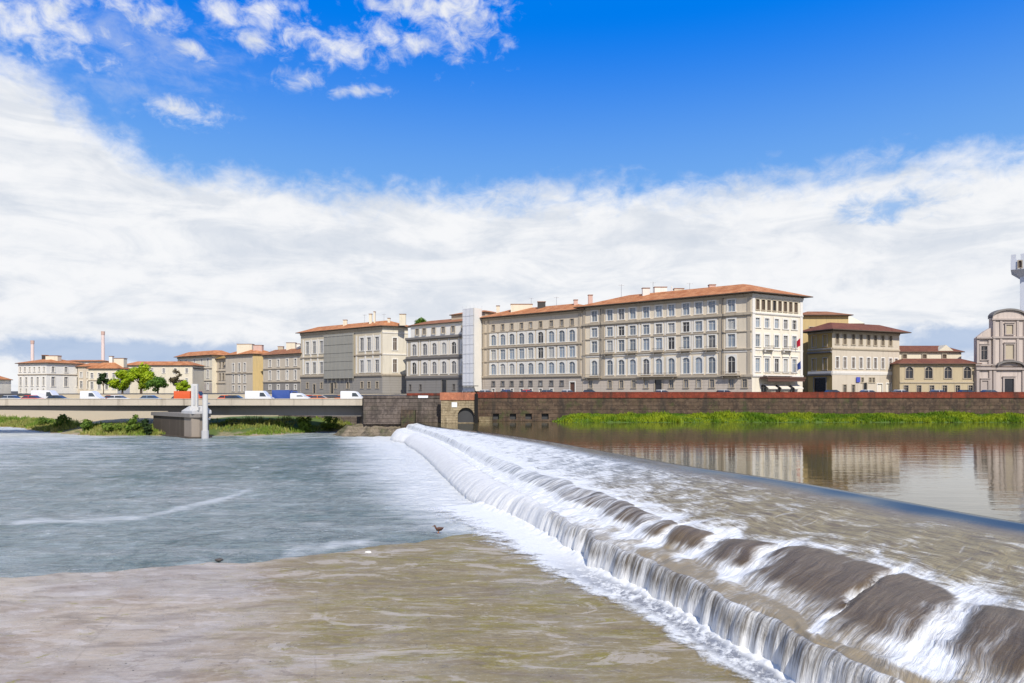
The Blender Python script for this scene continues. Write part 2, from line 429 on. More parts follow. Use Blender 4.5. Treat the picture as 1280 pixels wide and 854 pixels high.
for x in (.8, 3.2, 48.6): b.pilaster(0, x, .9, 6.2, 29.8, .2)
b.walls({0:'wall_arcade_base'}, 5.6); rf = b.roof(4.0, 8.5, 1.6)
b.on_roof(rf, 12, 278, 31.5, 36.2, 3.2, 1.4, 'iron'); b.on_roof(rf, -6, 293, 31, 36.4, 1.4, 1.4, 'wall_cream'); b.on_roof(rf, 4, 285, 32, 36.0, 9.0, 3, 'wall_cream'); b.on_roof(rf, 25, 268, 32, 35.6, 1.5, 1.5)
aerial(b, rf, 8, 284, 34.5, 4.4); aerial(b, rf, 18, 276, 34.5, 3.6)

# --- dark grey palazzo behind the scaffold
A = facade_pt(160.0); B_ = facade_pt(114.5)
b = Building('attic_palazzo', 'dark stone palazzo with six arched window columns and a white attic storey', 'building', [A,B_,(B_[0]+bk[0],B_[1]+bk[1]),(A[0]+bk[0],A[1]+bk[1])], 24.6, 'wall_grey')
cols = [5.3,12.2,18.2,24.2,30.2,36.2]
b.windows(0, cols, 16.4, 21.6, 2.8, .9, arch=True, trim='pale_trim', pane='pane_grey')
b.windows(0, cols, 7.9, 13.2, 2.8, .9, arch=True, trim='pale_trim', pane='pane_grey')
b.windows(0, [2.6, 9.4, 30.2], .6, 3.0, 1.3, .3, trim='grey_trim', pane='pane_dark')
b.door(0, 24.2, 2.8, 6.2, 'grey_trim')
for z, h, p in ((24.2,.9,.9),(15.3,.9,.5),(14.2,.3,.2),(6.4,1.0,.6)): b.course(0, z, h, p, 'grey_trim')
for x in (.8, 8.8, 15.2, 21.2, 27.2, 33.2, 39.6): b.pilaster(0, x, .55, 7.0, 13.6, .15, 'pale_trim'); b.pilaster(0, x, .55, 16, 23.2, .15, 'pale_trim')
b.walls({0:'wall_grey_base'}, 5.4)
at = off_poly(b.pts, -1.4)
lp = [(p[0]-b.c[0],p[1]-b.c[1]) for p in at]
m = MB(); m.prism(lp, 24.6-STREET, 30.2-STREET); att = m.build('attic', M['wall_white'], b.root)
b.pts, keep = at, b.pts
r = b.frame(0)[3]
fm, pm = window_meshes(2.0, 2.6, .25, False, False, 'stone_trim', 'pane_grey', True)
for x in [4.6,9.2,15.2,21.2,27.2,33.4]:
    o = link('window', fm, b.root, b.local(0,x,-.32,26.1), r); link('pane', pm, o)
b.pts = keep
rf = b.roof(2.6, 6, .9, 'old_tiles', at, 30.2)
q = [facade_pt(136),facade_pt(116)]; q = [(q[0][0]+3,q[0][1]+4),(q[1][0]+3,q[1][1]+4),(q[1][0]+11,q[1][1]+14),(q[0][0]+11,q[0][1]+14)]
m = MB(); m.prism([(p[0]-b.c[0],p[1]-b.c[1]) for p in q], 31.5-STREET, 34-STREET); m.build('penthouse', M['buff_trim'], b.root)
b.roof(1.6, 4, .7, 'terracotta', q, 34, 'penthouse_roof')

# --- scaffold tower in white sheeting
sc = facade_pt(117.0); sc = (sc[0]-.62*2.6, sc[1]-.788*2.6)
e = empty('scaffold_tower', (sc[0],sc[1],STREET), 'tall narrow scaffold tower wrapped in pale blue white sheeting', 'scaffold', None, math.atan2(-.62,.788))
m = MB(); m.box((-3.2,-2.3,1.2),(3.2,2.3,36)); m.build('sheeting', M['sheeting'], e)
m = MB(); m.box((2.5,-2.36,1.2),(3.26,2.36,36.05)); m.build('sunlit_edge', M['white_trim'], e)  # whiter strip painting the sun on the tower's right edge
m = MB()
for x in (-3.3,-1.1,1.1,3.3):
    for y in (-2.5,2.5): m.tube([(x,y,0),(x,y,37.2)], .06, 6)
for k in range(9):
    for y in (-2.5,2.5): m.tube([(-3.3,y,1+4*k),(3.3,y,1+4*k)], .05, 5)
m.build('poles', M['scaffold_pole'], e)
m = MB(); m.box((-4.6,-3.6,3.2),(5.8,-2.62,3.5)); m.build('walkway', M['iron'], e)

# --- netted palace
A = facade_pt(242.5); B_ = facade_pt(176.7); sd = (11.4,6.1)
b = Building('netted_palace', 'broad palace with a grey netted middle bay and sunlit cream end wall', 'building', [A,B_,(B_[0]+sd[0],B_[1]+sd[1]),(A[0]+sd[0],A[1]+sd[1])], 31.2, 'wall_palace')
for xs_, t_ in (([6.0,12.1,18.3],'white_trim'),([47.2,50.9,56.2,62.2],'white_trim')):
    xs2 = xs_ if len(xs_) == 3 else xs_[1:]
    b.windows(0, xs2, 19.9, 26.3, 2.7, .8, trim=t_, pane='pane_grey'); b.windows(0, xs2, 9.3, 15.2, 2.7, .8, trim=t_, pane='pane_grey')
b.windows(0, [6,18.3,30,40,50.9,56.2,62.2], 1.5, 4.5, 1.8, .4, trim='stone_trim', pane='pane_dark')
b.door(0, 27, 2.4, 5.4); b.door(0, 12.1, 2.0, 4.8)
for z, h, p in ((17.9,.6,.4),(8.0,.9,.6),(30.6,.8,.6)): b.course(0, z, h, p)
for x in (2.4, 9.1, 15.2, 46.8, 53.6, 59.2, 64.6): b.pilaster(0, x, 1.0, 8.8, 27.5, .2, 'pale_trim')
b.windows(1, [6.3], 19.9, 25.8, 2.0, .5, trim='white_trim', pane='pane_brown'); b.windows(1, [6.3], 9.2, 15.4, 2.0, .5, trim='white_trim', pane='pane_brown')
b.course(1, 17.9, .5, .3, 'pale_trim'); b.course(1, 8.0, .8, .5); b.course(1, 28.3, .4, .3, 'pale_trim')
b.faces_mat[1] = 'wall_palace_sunlit'; b.walls({0:'wall_palace_base',1:'wall_palace_base'}, 7.4)
m = MB(); m.box((22,-1.3,7.6),(45.5,-.75,30.2))
for x in spaced(22.1,45.4,8): m.tube([(x,-1.38,0),(x,-1.38,30.2)], .07, 5)
for z in (7.7,12,16.3,20.6,24.9,29.2): m.tube([(22,-1.4,z),(45.5,-1.4,z)], .07, 5)
nt_ = m.build('netting', M['netting'], b.root, b.local(0,0,0,STREET), b.frame(0)[3])
rf = b.roof(3.4, 5.2, 1.7)
for x, y, h_, w_ in ((-70,338,38,1.4),(-67.8,337,39,.8),(-86,352,36.5,2.0),(-52.5,328,36.8,3),(-60,333,35.4,1.2)): b.on_roof(rf, x, y, 31.5, h_, w_, 1.2, 'wall_cream')
aerial(b, rf, -74, 343, 34, 4.5); aerial(b, rf, -63, 336, 34, 4.0)

# --- smaller houses further left
def house(name, label, sl, sr, z1, cols, rows, wall, depth=(9,11), trim='pale_trim', pane='pane_grey', base=None, rh=3.2, tile='terracotta', setback=0, ww=1.9, endmat=None, courses=()):
    A = facade_pt(sl); B_ = facade_pt(sr)
    A = (A[0]+.62*setback, A[1]+.788*setback); B_ = (B_[0]+.62*setback, B_[1]+.788*setback)
    b = Building(name, label, 'building', [A,B_,(B_[0]+depth[0],B_[1]+depth[1]),(A[0]+depth[0],A[1]+depth[1])], z1, wall)
    for za, zb in rows: b.windows(0, cols, za, zb, ww, .5, trim=trim, pane=pane)
    for z in courses: b.course(0, z, .5, .4)
    if endmat: b.faces_mat[1] = endmat
    b.course(0, z1-.5, .6, .5)
    return b
b = house('grey_townhouse', 'low grey beige townhouse at the left side of the netted palace', 278.7, 242.7, 20.3, [7.0,15.2,23.7,31.4], [(13.9,17.6),(6.4,11.3),(1,3.4)], 'wall_beige', courses=(5.2,12.6))
b.walls({0:'wall_palace_base'}, 4.6); rf = b.roof(3.4, 4.6, 1.3, 'old_tiles'); b.on_roof(rf, -124, 384, 21, 27, 5, 3, 'wall_cream'); b.on_roof(rf, -133, 393, 21, 25.5, 3, 2, 'buff_trim'); b.on_roof(rf,-118,378,21,26,2,2,'wall_white')
b = house('beige_townhouse', 'narrow beige townhouse with a sunlit yellow side wall', 319.5, 289.5, 21.6, [8.9,15.6,21.6], [(11.7,16.5),(5,9.7),(0,3)], 'wall_beige', depth=(11,6), endmat='wall_yellow', courses=(10.6,))
b.walls(); rf = b.roof(3.0, 4.6, 1.2); b.on_roof(rf, -160, 410, 22, 28, 9, 4, 'wall_cream'); b.on_roof(rf, -150, 404, 22, 27, 5, 3, 'chimney_brick')
b = house('loggia_house', 'small house with dark loggia openings between two taller houses', 335.4, 319.7, 20.0, [4,8,12], [(14.5,18.2),(7,11)], 'wall_beige', setback=3, pane='pane_dark', trim='stone_trim', courses=(12.6,5))
b.walls(); b.roof(2.8, 4.0, 1.2, 'mossy_tiles')
b = house('balcony_house', 'cream house with stone balconies at the left end of the row', 380.1, 335.6, 22.4, [4.6,11.7,22.8,32.0,39.6], [(16,20.5),(8.3,13.1),(1,5)], 'wall_cream', trim='pale_trim', courses=(14.4,6.6))
b.balcony(0, 22.4, 16, 14.7, 1.6); b.balcony(0, 22.4, 22, 6.9, 1.6); b.walls({0:'wall_arcade_base'}, 5); b.roof(3.6, 5, 1.8)

# --- far left group, across the end of the bridge
def block(name, label, A, B_, dp, z1, wall, front, end=None, endwall=None, rh=2.5, tile='terracotta', ov=.8, trim='pale_trim', pane='pane_grey', w=1.3, courses=(), cat='building', ins=None):
    A = Vector(A); B_ = Vector(B_); t = (B_-A).normalized(); n = Vector((-t.y,t.x))
    C = B_+n*dp; D = A+n*dp
    b = Building(name, label, cat, [tuple(A),tuple(B_),tuple(C),tuple(D)], z1, wall)
    for (n_, za, zb, *o) in front:
        L = (B_-A).length; b.windows(0, spaced(L/n_/2, L-L/n_/2, n_), za, zb, o[0] if o else w, .3, trim=trim, pane=pane, arch=bool(o[1:] and o[1]))
    for (n_, za, zb, *o) in (end or []): b.windows(1, spaced(dp/n_/2, dp-dp/n_/2, n_), za, zb, o[0] if o else w, .3, trim=trim, pane=pane)
    if endwall: b.faces_mat[1] = endwall
    for z in courses: b.course(0, z, .4, .3); b.course(1, z, .4, .3)
    b.walls(); b.rf = b.roof(rh, ins or min(dp,(B_-A).length)*.42, ov, tile)
    return b
b = block('white_villa', 'white two storey villa with tiled roof beyond the left end of the bridge', (-246.0,340.0), (-226,331.5), 19, 13.6, 'wall_white', [(6,9.7,11.8,1.2),(5,2.6,6.8,1.5),(5,-.8,1.2,1.2)], [(3,9.4,12.0,1.4),(3,2.4,7.0,1.7)], 'wall_white', 2.4, courses=(8.2,), ov=1.0, ins=7)
b.on_roof(b.rf, -229, 341, 14, 17.5, 6, 3, 'wall_cream'); b.on_roof(b.rf, -236, 345, 14, 18.0, 2, 2, 'iron')
b = block('ivory_pavilion', 'low ivory building with dull red roof at the left border', (-290.0,330.0), (-249.5,330), 10, 5.4, 'wall_white', [(6,-.4,3.0,3.0)], rh=2.6, ov=.6, pane='pane_dark')
b = block('stepped_house', 'small grey house squeezed behind the white villa', (-219.5,345.0), (-208.5,345), 12, 12.2, 'wall_beige', [(3,7,9.5),(3,1.5,5)], rh=2.2, ins=4)
b = block('peach_house', 'two storey beige house left of the bright green tree', (-211,340.0), (-196.5,340), 11, 11.0, 'wall_cream', [(4,6.5,9.0),(4,1,4.5)], [(2,6.5,9)], 'wall_white', rh=3.4, courses=(5.4,), ins=4.4)
b.on_roof(b.rf, -203, 346, 12, 17.5, 1.6, 1.6, 'wall_white'); b.on_roof(b.rf, -199, 347, 12, 16.5, 5, 3, 'wall_cream')
b = block('cream_backhouse', 'long cream building with orange roof behind the bright green tree', (-214,376.0), (-176,376), 14, 14.0, 'wall_cream', [(6,10,12.5),(6,4,7)], rh=2.6, ins=5)
b = block('green_roof_house', 'white house with yellow green roof right of the bright green tree', (-190,378.0), (-176.5,378), 13, 12.4, 'wall_white', [(3,5.5,8.5)], rh=4.0, tile='mossy_tiles', ins=5)
b = block('ivory_backhouse', 'pale flat roofed block peeping between the white villa and the beige house', (-247,372.0), (-222,372), 12, 16.0, 'wall_white', [(5,11.5,14)], rh=1.2, ins=5)
def stack(x, y, z1, w, lab):
    e = empty('factory_chimney', (x,y,STREET), lab, 'chimney')
    m = MB(); m.tube([(0,0,0),(0,0,z1-3-STREET)], [w*.62,w*.5], 14); m.build('shaft', M['stack_pink'], e)
    m = MB(); m.tube([(0,0,z1-3-STREET+.01),(0,0,z1-STREET)], [w*.58,w*.62], 14); m.build('crown', M['chimney_brick'], e)
stack(-421.5, 600, 44.5, 2.5, 'shorter pink brick chimney standing behind the white villa')
stack(-359.5, 600, 52.5, 2.6, 'taller pink brick chimney standing behind the beige house')

# --- right hand group round the square
b = block('ochre_tall_house', 'tall yellow ochre house just behind the right side of the hotel', (116.5,277), (136.5,277), 16, 30.6, 'wall_yellow', [(2,22.5,26),(2,13.8,18.2),(2,4.5,8.8)], rh=2.4, ov=1.4, tile='old_tiles', pane='pane_brown', w=1.8, trim='buff_trim', ins=6)
b = block('cream_backblock', 'cream gabled block rising behind the ochre corner house', (131,296), (152,296), 14, 29.0, 'wall_cream', [(2,22,25)], rh=5.4, ov=.6, tile='wall_cream', ins=5.4)
A = (116.5,268.6); B_ = (121,258.0); C_ = (154.4,272.1)
D_ = (A[0]+C_[0]-B_[0], A[1]+C_[1]-B_[1])
b = Building('corner_palazzo', 'square beige palazzo with wide dark eaves and an ochre shaded flank', 'building', [A,B_,C_,D_], 23.0, 'wall_beige')
ec = [2.6,6.5,11.0,15.0,19.1,22.8,26.9,31.2]
b.windows(1, ec, 17.9, 21.8, 1.6, .35, trim='buff_trim', pane='pane_brown'); b.windows(1, ec+[34.4], 8.8, 12.9, 1.6, .4, trim='pale_trim', pane='pane_brown')
b.windows(1, [15.8,20.0,21.8], 3.4, 5.2, 1.2, .25, trim='buff_trim', pane='pane_dark'); b.windows(1, [6.5,11], -.4, 2.4, 1.6, .3, trim='stone_trim', pane='pane_dark')
b.door(1, 17.2, 1.9, 4.4); b.door(1, 25.2, 2.6, 4.0, 'pale_trim', 'awning_white'); b.door(1, 30.2, 2.6, 4.2, 'pale_trim', 'awning_white')
b.windows(0, [3.0,8.2], 17.2, 21.4, 1.8, .3, trim='stone_trim', pane='shutter_yellow'); b.windows(0, [3.0,8.2], 8.2, 12.6, 1.8, .3, trim='stone_trim', pane='shutter_yellow')
b.door(0, 5.8, 5.5, 6.2, 'grey_trim')
b.faces_mat[0] = 'wall_ochre'
for i in (0,1): b.course(i, 16.2, .5, .35, 'buff_trim'); b.course(i, 7.2, .9, .25, 'pale_trim'); b.course(i, 22.6, .5, .4, 'buff_trim')
b.course(0, 15.0, .5, .8, 'grey_trim'); b.course(0, 6.4, .5, .7, 'grey_trim')
m = MB(); m.box((12.2,-.42,0),(14.2,-.30,2.0)); m.build('blue_sign', mat('sign_blue', (.08,.10,.42), .5, .1), b.root, b.local(1,0,0,3.4), b.frame(1)[3])
b.walls(); b.roof(3.6, 5.0, 3.0, 'brown_tiles')

b = block('yellow_lowhouse', 'low pale yellow building with arched windows and stepped brown roofs beside the church', (150.5,265), (180.5,265), 9, 10.4, 'wall_straw', [(4,5.0,9.4,2.8,True),(6,-.4,2.2,1.6)], rh=2.4, ov=1.2, tile='brown_tiles', trim='stone_trim', pane='pane_dark', ins=3.9)
for x, w_ in ((14.5,2.8),(24.5,2.4)): b.door(0, x-1.6, .1, .1) if False else None
b.course(0, 3.4, .4, .3, 'buff_trim')
lp = [(150.6-b.c[0],275.0-b.c[1]),(181-b.c[0],275.0-b.c[1]),(181-b.c[0],286-b.c[1]),(150.6-b.c[0],286-b.c[1])]
m = MB(); m.prism(lp, 0, 15.6-STREET); up = m.build('upper_storey', M['wall_cream'], b.root)
fm, pm = window_meshes(1.5, 1.6, .2, False, False, 'buff_trim', 'pane_brown', False)
for x in (158,166,174): o = link('window', fm, b.root, (x-b.c[0],275-b.c[1]-.3,13.2-STREET)); link('pane', pm, o)
b.roof(3.0, 4.6, .9, 'brown_tiles', [(150.6,275),(181,275),(181,286),(150.6,286)], 15.6, 'upper_roof')
m = MB(); X = 174.5-b.c[0]; Y = 274.4-b.c[1]
m.face([(X-3,Y,16.2-STREET),(X+3,Y,16.2-STREET),(X,Y,18.6-STREET)]); m.face([(X-3,Y,16.2-STREET),(X,Y,18.6-STREET),(X,Y+4,18.6-STREET),(X-3,Y+4,16.2-STREET)]); m.face([(X+3,Y,16.2-STREET),(X+3,Y+4,16.2-STREET),(X,Y+4,18.6-STREET),(X,Y,18.6-STREET)])
m.build('dormer', M['wall_cream'], b.root)

# --- church front
cx, cy = 192.0, 264.0
e = empty('church', (cx,cy,STREET), 'pinkish stone baroque church front with curved top pediment at the right border', 'church')
m = MB(); z = lambda v: v-STREET
m.box((-12.6,0,0),(12.6,1.6,z(8.6))); m.box((-12.4,.3,z(8.6)+.002),(12.4,1.5,z(20.5))); m.box((-6.4,-.25,z(9.6)+.01),(6.4,1.7,z(28.0)))
for s_ in (-1,1):           # sloping shoulders
    pf = [(12.4*s_,20.5),(6.4*s_,20.5),(6.4*s_,24.6),(9,23.2) if s_>0 else (-9,23.2)]
    F_ = [(x,.3,z(v)) for x,v in pf]; K_ = [(x,1.5,z(v)) for x,v in pf]
    for i in range(4): m.face([F_[i],F_[(i+1)%4],K_[(i+1)%4],K_[i]])
    m.face(F_)
m.build('wall', M['church_stone'], e)
m = MB()
def arc_band(xc, zc, w, h, th, y0, y1, n=14):
    pts = [(xc+w*math.cos(math.pi-math.pi*k/n), zc+h*math.sin(math.pi*k/n)) for k in range(n+1)]
    for a, c in zip(pts, pts[1:]):
        m.face([(a[0],y0,a[1]),(c[0],y0,c[1]),(c[0],y0,c[1]+th),(a[0],y0,a[1]+th)])
        m.face([(a[0],y0,a[1]+th),(c[0],y0,c[1]+th),(c[0],y1,c[1]+th),(a[0],y1,a[1]+th)])
        m.face([(a[0],y1,a[1]),(c[0],y1,c[1]),(c[0],y0,c[1]),(a[0],y0,a[1])])
    return pts
ped = arc_band(0, z(28.0), 6.8, 3.2, .7, -1.0, 1.8)
m.build('curved_cornice', M['grey_trim'], e)
m = MB(); m.face([(p[0]*.94,-.3,p[1]) for p in ped]); m.build('pediment', M['church_stone'], e)
m = MB()
for (x0,x1,zz,h_,p_) in ((-13,13,8.2,.9,.9),(-12.8,-6.5,20.3,.6,.8),(6.5,12.8,20.3,.6,.8),(-6.8,6.8,20.4,.7,.8),(-6.9,6.9,27.4,.6,.9),(-12.9,12.9,10.0,.4,.5)):
    m.box((x0,-p_,z(zz)),(x1,-.27,z(zz)+h_))
m.build('cornice', M['church_trim'], e)
pil = [((x-.55,-.5,0),(x+.55,-.01,z(8.18))) for x in (-12.1,-7.2,7.2,12.1,-5.6,5.6)]
pil += [((x-.5,-.15,z(10.42)),(x+.5,.29,z(20.28))) for x in (-11.8,-7.3,7.3,11.8)]
for x in (-5.9,-3.2,3.2,5.9): pil += [((x-.45,-.6,z(10.42)),(x+.45,-.26,z(20.38))), ((x-.45,-.6,z(21.12)),(x+.45,-.26,z(27.38)))]
for lo_, hi_ in pil:
    m = MB(); m.box(lo_, hi_); m.build('pilaster', M['church_trim'], e)
m = MB(); arc_band(0, z(9.0), 5.2, 2.2, .7, -1.6, -.27); m.build('portal_arch', M['grey_trim'], e)
for x, z0_, w_, h_, y_ in ((-9.4,12.2,2.4,5.2,.3),(9.4,12.2,2.4,5.2,.3),(0,12.4,3.2,5.6,-.25),(0,22,2.6,3.6,-.25)):
    fm, pm = window_meshes(w_, h_, .5, False, True, 'church_trim', 'pane_dark' if abs(x)>1 else 'buff_trim', abs(x)>1)
    o = link('window', fm, e, (x,y_-.32,z(z0_))); link('pane', pm, o)
for x, w_, h_ in ((0,3.6,6.0),(-9.3,2.4,5.2),(9.3,2.4,5.2)):
    fm, pm = window_meshes(w_, h_, .6, False, True, 'church_trim', 'pane_dark' if x==0 else 'church_trim', False)
    o = link('door', fm, e, (x,-.32,.02)); link('door_leaf', pm, o)
m = MB(); nv = [(-9.5,1.62),(11.5,1.62),(43,45),(22,45)]
m.prism(nv, 0, z(17)); mid = lambda a, c: ((a[0]+c[0])/2,(a[1]+c[1])/2); r0, r1 = mid(nv[0],nv[1]), mid(nv[2],nv[3])
T3 = lambda p_, v_: (p_[0],p_[1],z(v_))
m.face([T3(nv[0],17.003),T3(r0,22),T3(r1,22),T3(nv[3],17.003)]); m.face([T3(nv[1],17.003),T3(nv[2],17.003),T3(r1,22),T3(r0,22)]); m.face([T3(nv[0],17.003),T3(nv[1],17.003),T3(r0,22)])
m.build('nave', M['church_stone'], e)

# --- pale tower at the right border
e = empty('stone_tower', (229.0,300,STREET), 'pale bluish stone tower with a flared battlemented top behind the church', 'tower', None, -R(37.4))
m = MB(); m.box((-4.6,-4.6,0),(4.6,4.6,z(50))); m.build('shaft', M['tower_stone'], e)
m = MB(); sq = lambda r_: [(-r_,-r_),(r_,-r_),(r_,r_),(-r_,r_)]
m.prism(sq(4.6), z(50)+.002, z(53), 0, sq(7.8)); m.prism(sq(7.8), z(53)+.002, z(57.2)); m.build('corbelled_top', M['tower_stone'], e)
for k in range(5):
    for s_ in (-1,1):
        c = -6.8+3.4*k
        m = MB(); m.box((c-.9,s_*7.3-.45,z(57.2)+.002),(c+.9,s_*7.3+.45,z(59.6))); m.build('merlon', M['tower_stone'], e)
        if 0<k<4: m = MB(); m.box((s_*7.3-.45,c-.9,z(57.2)+.002),(s_*7.3+.45,c+.9,z(59.6))); m.build('merlon', M['tower_stone'], e)
fm, pm = window_meshes(1.2, 3, .3, True, False, 'stone_trim', 'pane_brown', False)
for x in (-4.5,0,4.5): o = link('window', fm, e, (x,-7.8-.32,z(53.6))); link('pane', pm, o)

# ------------------------------------------------------------------ ground and banks
def grid_mesh(name, xs_, ys_, zf, mat_, attrs=None, keep=None, sm=True, xy=None):
    nx, ny = len(xs_), len(ys_); V = []; AT = {k:[] for k in (attrs or {})}
    for j in range(ny):
        for i in range(nx):
            p = xy(xs_[i], ys_[j]) if xy else (xs_[i], ys_[j])
            r = zf(p[0], p[1], xs_[i], ys_[j]) if xy else zf(p[0], p[1])
            if isinstance(r, tuple): r, ex = r
            else: ex = {}
            V.append((p[0], p[1], r))
            for k in AT: AT[k].append(ex[k])
    Fc = [(j*nx+i, j*nx+i+1, (j+1)*nx+i+1, (j+1)*nx+i) for j in range(ny-1) for i in range(nx-1)]
    me = bpy.data.meshes.new(name); me.from_pydata(V, [], Fc)
    for k, v in AT.items():
        a = me.attributes.new(k, 'FLOAT', 'POINT'); a.data.foreach_set('value', v)
    me.materials.append(mat_); me.polygons.foreach_set('use_smooth', [sm]*len(Fc)); me.update()
    return link(name, me)
def lin(a, b, step): n = max(1, int(round((b-a)/step))); return [a+(b-a)*k/n for k in range(n+1)]
def interp(pts):
    pts = sorted(pts); X = [p[0] for p in pts]; Y = [p[1] for p in pts]
    # monotone-ish cubic (Catmull-Rom tangents)
    n = len(X); T = []
    for i in range(n):
        a, c = max(i-1,0), min(i+1,n-1); T.append((Y[c]-Y[a])/(X[c]-X[a]))
    def f(x):
        if x <= X[0]: return Y[0]
        if x >= X[-1]: return Y[-1]
        import bisect
        i = bisect.bisect_right(X, x)-1; h = X[i+1]-X[i]; t = (x-X[i])/h
        return (2*t**3-3*t*t+1)*Y[i] + (t**3-2*t*t+t)*h*T[i] + (-2*t**3+3*t*t)*Y[i+1] + (t**3-t*t)*h*T[i+1]
    return f

m = MB(); m.face([(-6000,-2000,-9.6),(6000,-2000,-9.6),(6000,9000,-9.6),(-6000,9000,-9.6)])
tag(m.build('riverbed', mat('riverbed', (.08,.07,.05), .9)), kind='structure')
st = [(-28.2,131.6),(-13.0,131.6),(-13.0,128.6),(-7.1,128.6),(-7.1,136.6),(3000,136.6),(3000,6000),(-4000,6000),(-4000,262),(-75,262),(-52,152.6),(-34,150.6)]
m = MB(); m.prism(st, -9.0, STREET); tag(m.build('street', M['asphalt']), kind='structure')

# quay wall
def stone_mat(name, c1, c2, c3, sc=1.0, mossy=0):
    m, g, b = newmat(name); p = g.obj()
    sx = g.n('ShaderNodeSeparateXYZ', ins={0:p})
    cx = g.n('ShaderNodeCombineXYZ', ins={0:g.m('ADD',sx.outputs[0],g.m('MULTIPLY',sx.outputs[1],.6)),1:sx.outputs[2],2:0.0})
    br = g.n('ShaderNodeTexBrick', ins={'Vector':cx,'Color1':c1,'Color2':c2,'Mortar':tuple(c*.45 for c in c1),'Scale':sc,'Mortar Size':.02,'Brick Width':1.1,'Row Height':.42})
    n = g.noise(p, .5, 7, .7); s_ = g.noise(g.scale(p,(.5,.5,.1)), 1.0, 6, .7)
    c = g.mix(.35, br.outputs[0], c1); c = g.mix(g.step(n,.42,.62), c, c3)
    c = g.mix(g.m('MULTIPLY', g.step(g.noise(p,1.3,6,.75),.50,.64), .6), c, tuple(q*1.25 for q in c2))
    c = g.mix(g.m('MULTIPLY', g.step(s_,.48,.7), .75), c, (.045,.04,.033))
    if mossy: c = g.mix(g.m('MULTIPLY', g.step(g.noise(p,.35,5,.7),.52,.66), mossy), c, (.07,.085,.03))
    g.put(b.inputs['Base Color'], c); b.inputs['Roughness'].default_value = .92; b.inputs['Specular IOR Level'].default_value = .2
    g.put(b.inputs['Normal'], g.bump(g.m('ADD', n, g.m('MULTIPLY', br.outputs[1], -.5)), .8, .25))
    return m
M['quay_stone'] = stone_mat('quay_stone', (.105,.07,.046), (.15,.105,.07), (.06,.043,.032), .55, .6)
M['quay_pale'] = stone_mat('quay_pale', (.36,.28,.17), (.42,.34,.22), (.22,.17,.10), .9, .2)
M['quay_mid'] = stone_mat('quay_mid', (.14,.11,.09), (.18,.145,.12), (.085,.068,.058), .55, .15)
M['brick_red'] = stone_mat('brick_red', (.26,.055,.03), (.31,.07,.04), (.19,.05,.03), 2.6)
M['brick_orange'] = stone_mat('brick_orange', (.52,.19,.10), (.58,.24,.13), (.42,.17,.10), 2.6)
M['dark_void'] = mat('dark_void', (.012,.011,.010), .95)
q = empty('quay_wall', (-6.9,136,UP_Z), 'long dark stone quay wall topped by a red brick parapet', 'wall')
ql = lambda pts: [(p[0]+6.9, p[1]-136, p[2]-UP_Z) for p in pts]
def wallrun(mb, pts, z0, z1, th, mi=0):       # thick wall through plan points, outward side is on the right
    for a, c in zip(pts, pts[1:]):
        a = Vector(a); c = Vector(c); t = (c-a).normalized(); n = Vector((-t.y,t.x))
        poly = [a, c, c+n*th, a+n*th]
        mb.prism([(p.x+6.9,p.y-136) for p in poly], z0-UP_Z, z1-UP_Z, mi)
main = [(-7.0,136),(420,136)]
# stone face with drain holes (niches) near the weir
m = MB(); holes = [(-3.2,1.2),(0.2,1.3),(3.3,1.3),(6.6,1.4)]
X = [-7.0]; 
for x, w in holes: X += [x-w/2, x+w/2]
X += [420]
for i in range(0, len(X)-1):
    a, c = X[i], X[i+1]
    if i % 2 == 1:
        m.box((a+6.9,0,-1),(c+6.9,.6,.35)); m.box((a+6.9,0,1.5),(c+6.9,.6,4.6))
    else: m.box((a+6.9,0,-1),(c+6.9,.6,4.6))
m.build('stone_face', M['quay_stone'], q)
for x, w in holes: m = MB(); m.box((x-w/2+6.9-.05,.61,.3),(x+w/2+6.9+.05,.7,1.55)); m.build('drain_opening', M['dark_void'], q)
m = MB(); wallrun(m, [(-7.0,135.86),(420,135.86)], -1.36, -.32, .5); m.build('brick_parapet', M['brick_red'], q)
m = MB(); wallrun(m, [(-7.0,135.8),(420,135.8)], -.315, -.16, .62); m.build('coping', M['brick_red'], q)
m = MB(); m.box((.4,-1.6,-1),(3.0,-.01,.95)); m.build('stone_ledge', M['quay_pale'], q)
# outlet block with an arch
e = empty('arched_outlet', (-10.0,128,UP_Z), 'pale stone outlet block with a dark round arch and orange brick top', 'outlet')
m = MB(); x0, x1, ac, ar, az = -3.3, 3.0, 1.35, 1.55, 1.35
zt = 4.3; n = 14
arc = [(ac+ar*math.cos(math.pi-math.pi*k/n), az+ar*math.sin(math.pi*k/n)) for k in range(n+1)]
m.box((x0,0,-2.6),(ac-ar,.8,zt)); m.box((ac+ar,0,-2.6),(x1,.8,zt))
for a, c in zip(arc, arc[1:]):
    m.face([(a[0],0,a[1]),(c[0],0,c[1]),(c[0],0,zt),(a[0],0,zt)])
    m.face([(c[0],0,c[1]),(a[0],0,a[1]),(a[0],3,a[1]),(c[0],3,c[1])])
m.box((ac-ar,0,-2.6),(ac+ar,.8,.1)); m.face([(x0,0,zt),(x1,0,zt),(x1,.8,zt),(x0,.8,zt)])
m.box((x1-.8,.81,-2.6),(x1,8,zt)); m.box((x0,.81,-2.6),(x0+.8,3,zt))
m.build('stone_face', M['quay_pale'], e)
m = MB(); m.box((ac-ar-.3,3.0,-2.6),(ac+ar+.3,3.2,3.6)); m.box((ac-ar-.3,.82,-2.6),(ac-ar-.1,3,3.6)); m.box((ac+ar+.1,.82,-2.6),(ac+ar+.2,3,3.6)); m.build('tunnel', M['dark_void'], e)
